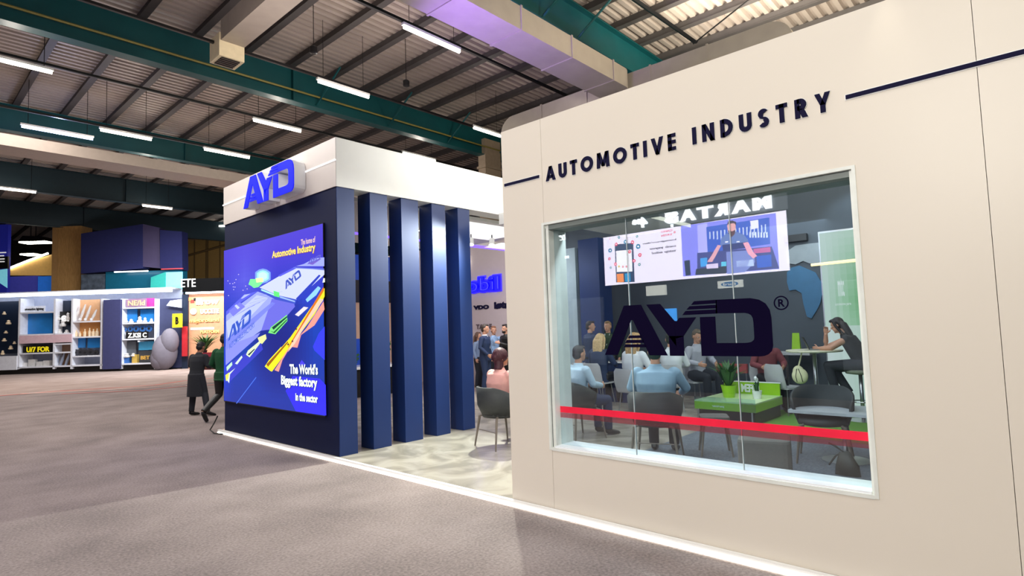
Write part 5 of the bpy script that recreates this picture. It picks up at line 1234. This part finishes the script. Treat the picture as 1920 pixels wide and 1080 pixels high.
def person(label, loc, rz, J=None, sit=False, skin=SKIN, top=None, sleeve='long', legs=None, shoe=None, hair=(40, 30, 26), hairstyle='short',
           coat=0.0, extra=None, H=1.0, wide=1.0, vox=.008, sleeve_m=None, cap=None, yaw_head=0.0, nod=0.0, beard=None):
    t = empty('person', loc, rz, label, 'person')
    j = dict(hip=(0, 0, .93), chest=(0, 0, 1.28), neck=(0, .0, 1.46), head=(0, .02, 1.62), sh=.19,
             eL=(-.25, -.02, 1.16), eR=(.25, -.02, 1.16), wL=(-.27, .06, .92), wR=(.27, .06, .92),
             kL=(-.10, .03, .50), kR=(.10, .03, .50), aL=(-.11, -.02, .09), aR=(.11, -.02, .09), tL=(-.13, .15, .03), tR=(.13, .15, .03))
    if sit:
        j.update(hip=(0, -.02, .53), chest=(0, -.03, .88), neck=(0, 0, 1.06), head=(0, .03, 1.21), eL=(-.26, .06, .78), eR=(.26, .06, .78),
                 wL=(-.17, .28, .74), wR=(.17, .28, .74), kL=(-.12, .42, .52), kR=(.12, .42, .52), aL=(-.12, .42, .09), aR=(.12, .42, .09), tL=(-.13, .58, .03), tR=(.13, .58, .03))
    if J: j.update(J)
    g = {k: (Vector(v) if isinstance(v, tuple) else v) for k, v in j.items()}
    hip, chest, neck, head = g['hip'], g['chest'], g['neck'], g['head']; sh = g['sh']*wide*.90
    ax = (neck-hip).normalized()
    side = Vector(j.get('side', (1, 0, 0))); S = {-1: neck-ax*.085-side*sh, 1: neck-ax*.085+side*sh}
    hs = {-1: hip-side*.095, 1: hip+side*.095}
    def torso(mb, e=0.0, z0=-.10):
        mb.loft([hip+ax*z0, hip+ax*(z0+.05), hip+(chest-hip)*.35, chest-ax*.02, chest+(neck-chest)*.5, neck-ax*.075, neck-ax*.035, neck+ax*.0],
                [(.10+e, .08+e), (.165*wide+e, .115*wide+e), (.145*wide+e, .10*wide+e), (.17*wide+e, .115*wide+e), (.182*wide+e, .108+e), (.160*wide+e, .090+e), (.095+e, .070+e), (.055+e, .055+e)], 20, side=side)
        for s_ in (-1, 1): mb.ball(S[s_]-side*s_*.015, .062+e, 12, 8)
    def arm(mb, s_, e=0.0, upto=1.0, flat=False):
        el = g['eL' if s_ < 0 else 'eR']; wr = g['wL' if s_ < 0 else 'wR']
        P = [S[s_]-side*s_*.03, S[s_], S[s_]+(el-S[s_])*.5, el, el+(wr-el)*.4, wr]
        R = [.05, .056, .048, .042, .040, .027]; R = [r+e for r in R]
        if upto < 1: P = P[:3] if upto < .6 else P[:4]; R = R[:len(P)]
        mb.loft(P, R, 12)
        if upto >= 1: mb.ball(el, .041+e, 10, 7)
    def leg(mb, s_, e=0.0, upto=1.0, flare=0.0):
        k = g['kL' if s_ < 0 else 'kR']; a = g['aL' if s_ < 0 else 'aR']; h = hs[s_]
        mb.loft([h-(k-h).normalized()*.03, h+(k-h)*.12, h+(k-h)*.55, k], [.085+e, .092+e, .075+e, .056+e], 14)
        mb.ball(k, .056+e, 12, 8)
        mb.loft([k, k+(a-k)*.28, k+(a-k)*.7, a], [.054+e, .057+e, .042+e+flare*.6, .034+e+flare], 12)
    # head frame
    qh = Quaternion((0, 0, 1), yaw_head) @ Quaternion((1, 0, 0), -nod)
    def hp(x, y, z): return head+qh @ Vector((x, y, z))
    Rm = qh.to_matrix()
    b = MB().use(skin); torso(b, -.006)
    b.loft([neck-ax*.06, neck+ax*.01, head-Vector((0, 0, .05))+qh @ Vector((0, -.02, 0))], [.062, .054, .052], 14)
    b.ball(hp(0, -.005, .02), (.076, .094, .104), 20, 14, Rm); b.ball(hp(0, .03, -.045), (.055, .062, .068), 16, 10, Rm)
    b.ball(hp(0, .094, -.012), (.012, .022, .024), 8, 6, Rm); b.ball(hp(0, .078, .028), (.045, .016, .012), 8, 6, Rm)
    b.ball(hp(0, .074, -.058), (.024, .014, .012), 8, 6, Rm); b.ball(hp(0, .070, -.092), (.022, .018, .016), 8, 6, Rm)
    for s_ in (-1, 1):
        b.ball(hp(s_*.078, -.008, -.005), (.010, .018, .030), 8, 6, Rm)
        arm(b, s_); leg(b, s_); el = g['eL' if s_ < 0 else 'eR']; wr = g['wL' if s_ < 0 else 'wR']
        hand(b, wr, el, s_, .7, j.get('palm'))
        a = g['aL' if s_ < 0 else 'aR']; tt = g['tL' if s_ < 0 else 'tR']
        b.loft([a+(a-tt)*.2-Vector((0, 0, .02)), a-Vector((0, 0, .03)), tt], [.030, .034, .022], 10)
    remesh(b.build('body', t), vox)
    # face details
    f = MB().use(mat('eye_white', (230, 226, 220), .3)); 
    for s_ in (-1, 1): f.ball(hp(s_*.031, .077, .006), (.013, .008, .008), 8, 6, Rm)
    f.use(mat('eye_dark', (40, 26, 20), .2))
    for s_ in (-1, 1): f.ball(hp(s_*.031, .083, .006), (.006, .004, .006), 8, 6, Rm)
    f.build('eyes', t, smooth=True)
    f = MB().use(mat('lips', (150, 84, 76), .5)); f.ball(hp(0, .084, -.058), (.022, .007, .006), 8, 6, Rm); f.build('mouth', t, smooth=True)
    # hair
    hm = mat('hair_%d_%d_%d' % hair, hair, .55, noise=.3, scale=60, bump=.3)
    if hairstyle:
        h = MB().use(hm)
        if hairstyle == 'headscarf':
            h.ball(hp(0, -.02, .035), (.098, .115, .115), 18, 12, Rm); h.ball(hp(0, -.09, .01), (.075, .06, .07), 12, 8, Rm); h.loft([hp(0, -.04, -.03), neck+ax*.05+Vector((0, -.02, 0)), neck-ax*.01+Vector((0, -.03, 0))], [.075, .066, .07], 14)
        else:
            h.ball(hp(0, -.022, .042), (.083, .090, .090), 18, 12, Rm); h.ball(hp(0, -.05, -.01), (.078, .062, .075), 14, 10, Rm)
            h.ball(hp(0, .045, .095), (.055, .05, .028), 12, 8, Rm)
            if hairstyle in ('long', 'wavy'):
                for k in (-1, 0, 1):
                    h.loft([hp(k*.04, -.03, .06), hp(k*.06, -.085, -.02), hp(k*.065, -.105, -.14), hp(k*.055, -.115, -.27), hp(k*.03, -.115, -.34)], [(.05, .04), (.05, .045), (.045, .035), (.038, .026), (.015, .012)], 12)
                for s_ in (-1, 1): h.loft([hp(s_*.05, .03, .09), hp(s_*.082, .02, .02), hp(s_*.085, -.02, -.12), hp(s_*.07, -.06, -.24)], [.022, .022, .024, .014], 10)
        remesh(h.build('hair' if hairstyle != 'headscarf' else 'headscarf', t), .009, 2)
    if beard:
        h = MB().use(mat('beard_dark', beard, .7)); h.ball(hp(0, .050, -.078), (.056, .050, .045), 12, 8, Rm); remesh(h.build('beard', t), .008, 2)
    # clothes
    if top:
        s1 = MB().use(top); torso(s1, .012, -.14 if not coat else -.14)
        if coat:
            kk = (g['kL']+g['kR'])/2
            s1.loft([hip+Vector((0, 0, .05)), hip-Vector((0, 0, .12)), hip-Vector((0, -.0, coat))], [(.18*wide, .13*wide), (.185*wide, .14*wide), (.20*wide, .155*wide)], 20, side=side)
        if sleeve != 'none':
            for s_ in (-1, 1): arm(s1, s_, .012, 1.0 if sleeve == 'long' else .5)
        remesh(s1.build('shirt' if not coat else 'coat', t), .010)
        cl = MB().use(j.get('collar', top)); cl.loft([neck-ax*.035, neck+ax*.02], [(.082, .078), (.066, .062)], 16, side=side); remesh(cl.build('collar', t), .010, 1)
    tr = MB().use(legs or BLACK); tr.loft([hip+ax*.06, hip-ax*.02, hip-ax*.10], [(.155*wide, .115), (.17*wide, .125), (.13, .10)], 18, side=side)
    for s_ in (-1, 1): leg(tr, s_, .014, 1, .012)
    remesh(tr.build('trousers', t), .010)
    for s_ in (-1, 1):
        a = g['aL' if s_ < 0 else 'aR']; tt = g['tL' if s_ < 0 else 'tR']; d_ = (tt-a)
        sb = MB().use(shoe or BLACK); sb.loft([a-d_*.28-Vector((0, 0, .035)), a-Vector((0, 0, .03)), a+d_*.55-Vector((0, 0, .02)), tt+d_*.05, tt+d_*.25], [(.032, .03), (.040, .048), (.044, .036), (.042, .026), (.022, .014)], 14)
        remesh(sb.build('shoe', t), .008, 1)
    if extra: extra(t, g, hp, S)
    if H != 1.0: t.scale = (H, H, H)
    return t

def at(x, y, Z=0): p = PX(x, y, Z=Z); return Vector((p.x, p.y, Z))
DGREY = mat('dark_grey_wool', (36, 39, 46), .9, noise=.1, scale=40); DPANT = mat('dark_trousers', (26, 30, 40), .8)
GREEN = mat('bottle_green_knit', (16, 78, 44), .85, noise=.1, scale=40); WSOLE = mat('white_sole', (220, 220, 222), .6)
NAVYS = mat('navy_suit', (28, 48, 84), .7); PALEB = mat('pale_blue_shirt', (150, 178, 200), .75, noise=.08, scale=6)
def soles(t, g, hp, S):
    for k in ('L', 'R'):
        a, tt = g['a'+k], g['t'+k]; d_ = (tt-a); m2 = MB().use(WSOLE)
        up = Vector((0, 0, -.055)); m2.loft([a-d_*.3+up, a+d_*.5+Vector((0, 0, -.05)), tt+d_*.2+Vector((0, 0, -.022))], [(.036, .01), (.045, .01), (.032, .008)], 12); m2.build('sole', t, smooth=True)
# two men walking away at the left of the tower. Heading: to the right, away
hd = math.atan2(-.75, .66)-PI/2
def walkers():
    q = at(369, 779)
    person('man in a long dark grey coat walking at the left, seen from behind', q, math.radians(-62), dict(
        hip=(0, -.02, .90), chest=(0, .03, 1.24), neck=(0, .07, 1.42), head=(0, .12, 1.56), kL=(-.12, .02, .50), aL=(-.13, -.02, .09), tL=(-.10, .14, .03), kR=(.20, .02, .52), aR=(.38, -.10, .12), tR=(.46, .02, .03),
        eL=(-.24, .06, 1.14), wL=(-.15, .28, 1.10), eR=(.25, .05, 1.14), wR=(.15, .26, 1.08)), top=DGREY, legs=DPANT, coat=.46, hair=(20, 20, 22), skin=DSKIN, H=.94, wide=1.08, nod=.25)
    q = at(421, 788)
    person('man in a bottle green sweater and black trousers passing behind the tower edge', q, math.radians(-50), dict(
        hip=(0, -.02, .92), kL=(-.11, .0, .52), aL=(-.26, -.30, .22), tL=(-.22, -.26, .05), kR=(.09, .12, .50), aR=(.10, .10, .09), tR=(.11, .26, .03),
        eL=(-.26, -.02, 1.14), wL=(-.22, .18, 1.02), eR=(.26, -.02, 1.14), wR=(.2, .2, 1.0)), top=GREEN, legs=BLACK, hair=(34, 24, 22), skin=DSKIN, extra=soles, H=1.0, wide=1.05, coat=.10, nod=.2)
walkers()
# people at the entrance
GREYSH = mat('shirt_white', (226, 230, 236), .7)
def suitfront(t, g, hp, S):
    m2 = MB().use(GREYSH); n_ = g['neck']; c_ = g['chest']
    m2.add([n_+Vector((-.03, .075, -.02)), n_+Vector((.03, .075, -.02)), c_+Vector((.045, .135, .0)), c_+Vector((0, .14, -.16)), c_+Vector((-.045, .135, .0))], [(0, 1, 2, 3, 4)])
    m2.build('shirt_front', t)
q = PX(909, 640, X=10.2)
person('man in a navy suit with open white collar standing beyond the entrance', (q.x, q.y, .05), math.radians(-158), dict(eR=(.26, -.02, 1.16), wR=(.2, .16, .98), collar=GREYSH), top=NAVYS, legs=NAVYS, hair=(60, 50, 44), extra=suitfront, wide=1.15, yaw_head=.15, H=.99)
q = PX(926, 640, X=11.3)
PLAID = mat('plaid_cotton', (130, 160, 196), .8, noise=.5, scale=14)
person('person in a pale blue checked shirt between the suited man and the bearded man', (q.x, q.y, .05), math.radians(150), top=PLAID, legs=DPANT, hair=(140, 96, 70), H=.96)
q = PX(949, 640, X=11.1)
person('bearded man in black standing at the edge of the white wall, hand raised', (q.x, q.y, .05), math.radians(80), dict(eL=(-.25, .08, 1.16), wL=(-.12, .30, 1.25)), top=BLACK, legs=BLACK, hair=(30, 24, 22), beard=(36, 28, 26), H=.98)
q = PX(896, 650, X=11.4)
person('woman in a pale blue top half hidden behind the last navy fin', (q.x, q.y, 0), math.radians(200), top=mat('haze_blue', (120, 140, 170), .8), legs=DPANT, hair=(90, 66, 54), hairstyle='long', H=.90)
# seated woman in the pink blazer
PINK = mat('pink_blazer', (214, 158, 150), .8, noise=.06, scale=12)
person('woman in a pink blazer with a burgundy headscarf sitting at the entrance, seen from behind', (5.89, 5.60, .05), math.atan2(.27, .96)-PI/2-.42, sit=True, top=PINK, legs=BLACK, hair=(60, 12, 28), hairstyle='headscarf', skin=DSKIN, wide=1.22, H=1.0, yaw_head=-.4,
       J=dict(wL=(-.12, .34, .80), wR=(.14, .36, .80)))
# seated man in the pale blue shirt
person('man in a pale blue shirt sitting with his back to the window', (6.38, 3.46, .05), -PI/2+.35, sit=True, top=PALEB, legs=DPANT, hair=(22, 52, 34), wide=1.3, H=1.05, J=dict(eR=(.32, .10, .80), wR=(.24, .36, .72), eL=(-.30, .04, .80)), hairstyle='short')
# person at left edge of the window
person('person in a light blue jacket sitting at the left edge of the window', (6.95, 5.02, .05), -PI/2-.3, sit=True, top=mat('ice_blue_jacket', (186, 208, 226), .8), legs=NAVYS, hair=(60, 56, 60), wide=1.1, H=1.0)
def seated(x, y, X, rz, lab, **k):
    q = PX(x, y, X=X); return person(lab, (q.x, q.y, .05), rz, **k)
def sc(x, X, rz, lab):
    q = PX(x, 700, X=X); shell_chair((q.x, q.y, .05), rz, MATS['pale_grey_shell'], lab)
BL = (206, 176, 126)
seated(1124, 640, 9.9, -PI/2, 'blond woman in dark clothes sitting at the left behind the window', sit=True, top=NAVYS, legs=BLACK, hair=BL, hairstyle='long', H=1.08); sc(1124, 9.9, -PI/2, 'pale shell chair carrying the blond woman at the left')
seated(1188, 640, 8.9, -PI/2-.2, 'blond woman in a white top seen inside the letter A', sit=True, top=GREYSH, legs=DPANT, hair=(186, 150, 104), hairstyle='long', H=1.1); sc(1188, 8.9, -PI/2-.2, 'pale shell chair carrying the woman inside the letter A')
seated(1257, 640, 9.9, -PI/2+.5, 'person in a white shirt seen between the letters A and Y', sit=True, top=GREYSH, legs=BLACK, hair=(40, 46, 34), H=1.08); sc(1257, 9.9, -PI/2+.5, 'pale shell chair carrying the white-shirted person between the letters')
seated(1306, 640, 10.8, 2.6, 'person in a pale grey top leaning between the letters Y and D', sit=True, top=mat('soft_grey', (170, 172, 184), .8), legs=DPANT, hair=(96, 84, 70), H=1.1, nod=.3); sc(1306, 10.8, 2.6, 'pale shell chair carrying the grey-topped person between the letters')
seated(1436, 640, 10.9, 2.2, 'person in a maroon shirt sitting right of the letter D', sit=True, top=mat('maroon_shirt', (120, 56, 62), .8), legs=BLACK, hair=(40, 30, 28), H=1.05); sc(1436, 10.9, 2.2, 'pale shell chair carrying the person in the maroon shirt')
q = PX(1107, 640, X=10.45)
person('man in a dark jacket standing before the dark blue column', (q.x, q.y, .05), -PI/2-.4, top=NAVYS, legs=BLACK, hair=(40, 30, 30), yaw_head=-.8, H=.98)
q = PX(1141, 640, X=10.9)
def lanyard(t, g, hp, S):
    n_, c_ = g['neck'], g['chest']; m2 = MB().use(GREYSH); m2.loft([n_+Vector((-.06, .06, .0)), c_+Vector((0, .13, -.08)), n_+Vector((.06, .06, .0))], [.006]*3, 5); m2.build('lanyard', t)
person('standing person in dark green with a white lanyard left of the letter A', (q.x, q.y, .05), PI/2+.2, top=mat('dark_moss', (40, 62, 40), .85), legs=BLACK, hair=(150, 120, 84), extra=lanyard, H=.97)
# woman with the laptop on the bar stool: she faces the table (left in the photo)
st = PX(1604, 785, Z=.05)
def barstool(loc, label):
    t = empty('bar_stool', loc, 0, label, 'stool')
    m2 = MB().use(mat('olive_seat', (120, 126, 108), .6)); m2.lathe([(.10, .72), (.20, .735), (.215, .77), (.19, .795), (.06, .80)], seg=26); m2.build('seat', t, smooth=True)
    m2 = MB().use(STEEL); m2.loft([(0, 0, .02), (0, 0, .73)], [.028, .028], 14); m2.build('post', t, smooth=True)
    m2 = MB().use(STEEL); m2.lathe([(.23, 0), (.23, .012), (.05, .035)], seg=30); m2.build('base', t)
    m2 = MB().use(STEEL); n = 20; m2.loft([(.15*math.cos(2*PI*i/n), .15*math.sin(2*PI*i/n)+.0, .30) for i in range(n+1)], [.010]*(n+1), 6); m2.build('foot_ring', t)
barstool((10.35, 2.08, .05), 'chrome bar stool with an olive seat under the woman with the laptop')
def badge(t, g, hp, S):
    m2 = MB().use(GREYSH); p = g['hip']+Vector((.21, .14, .02)); m2.box(p.x-.004, p.x+.004, p.y-.04, p.y+.04, p.z-.11, p.z+.03); m2.build('badge', t)
SNK = mat('beige_sneaker', (196, 188, 166), .7, noise=.1, scale=20)
person('woman in a black sleeveless top, head on one hand, sitting at the laptop', (10.35, 2.06, .05), math.radians(2), sit=True, vox=.006, top=mat('black_top', (30, 30, 36), .7), sleeve='none',
       legs=mat('charcoal_trousers', (40, 42, 50), .8), shoe=SNK, hair=(32, 24, 26), hairstyle='long', nod=.35, H=1.0,
       J=dict(hip=(0, -.02, .87), chest=(0, .10, 1.18), neck=(0, .20, 1.35), head=(0, .29, 1.49), kL=(-.12, .44, .86), kR=(.12, .42, .80), aL=(-.10, .34, .40), aR=(.10, .20, .42), tL=(-.11, .48, .33), tR=(.11, .34, .33),
              eL=(-.20, .36, 1.14), wL=(-.12, .56, 1.13), eR=(.10, .50, 1.14), wR=(.05, .475, 1.36), sh=.17), extra=badge)
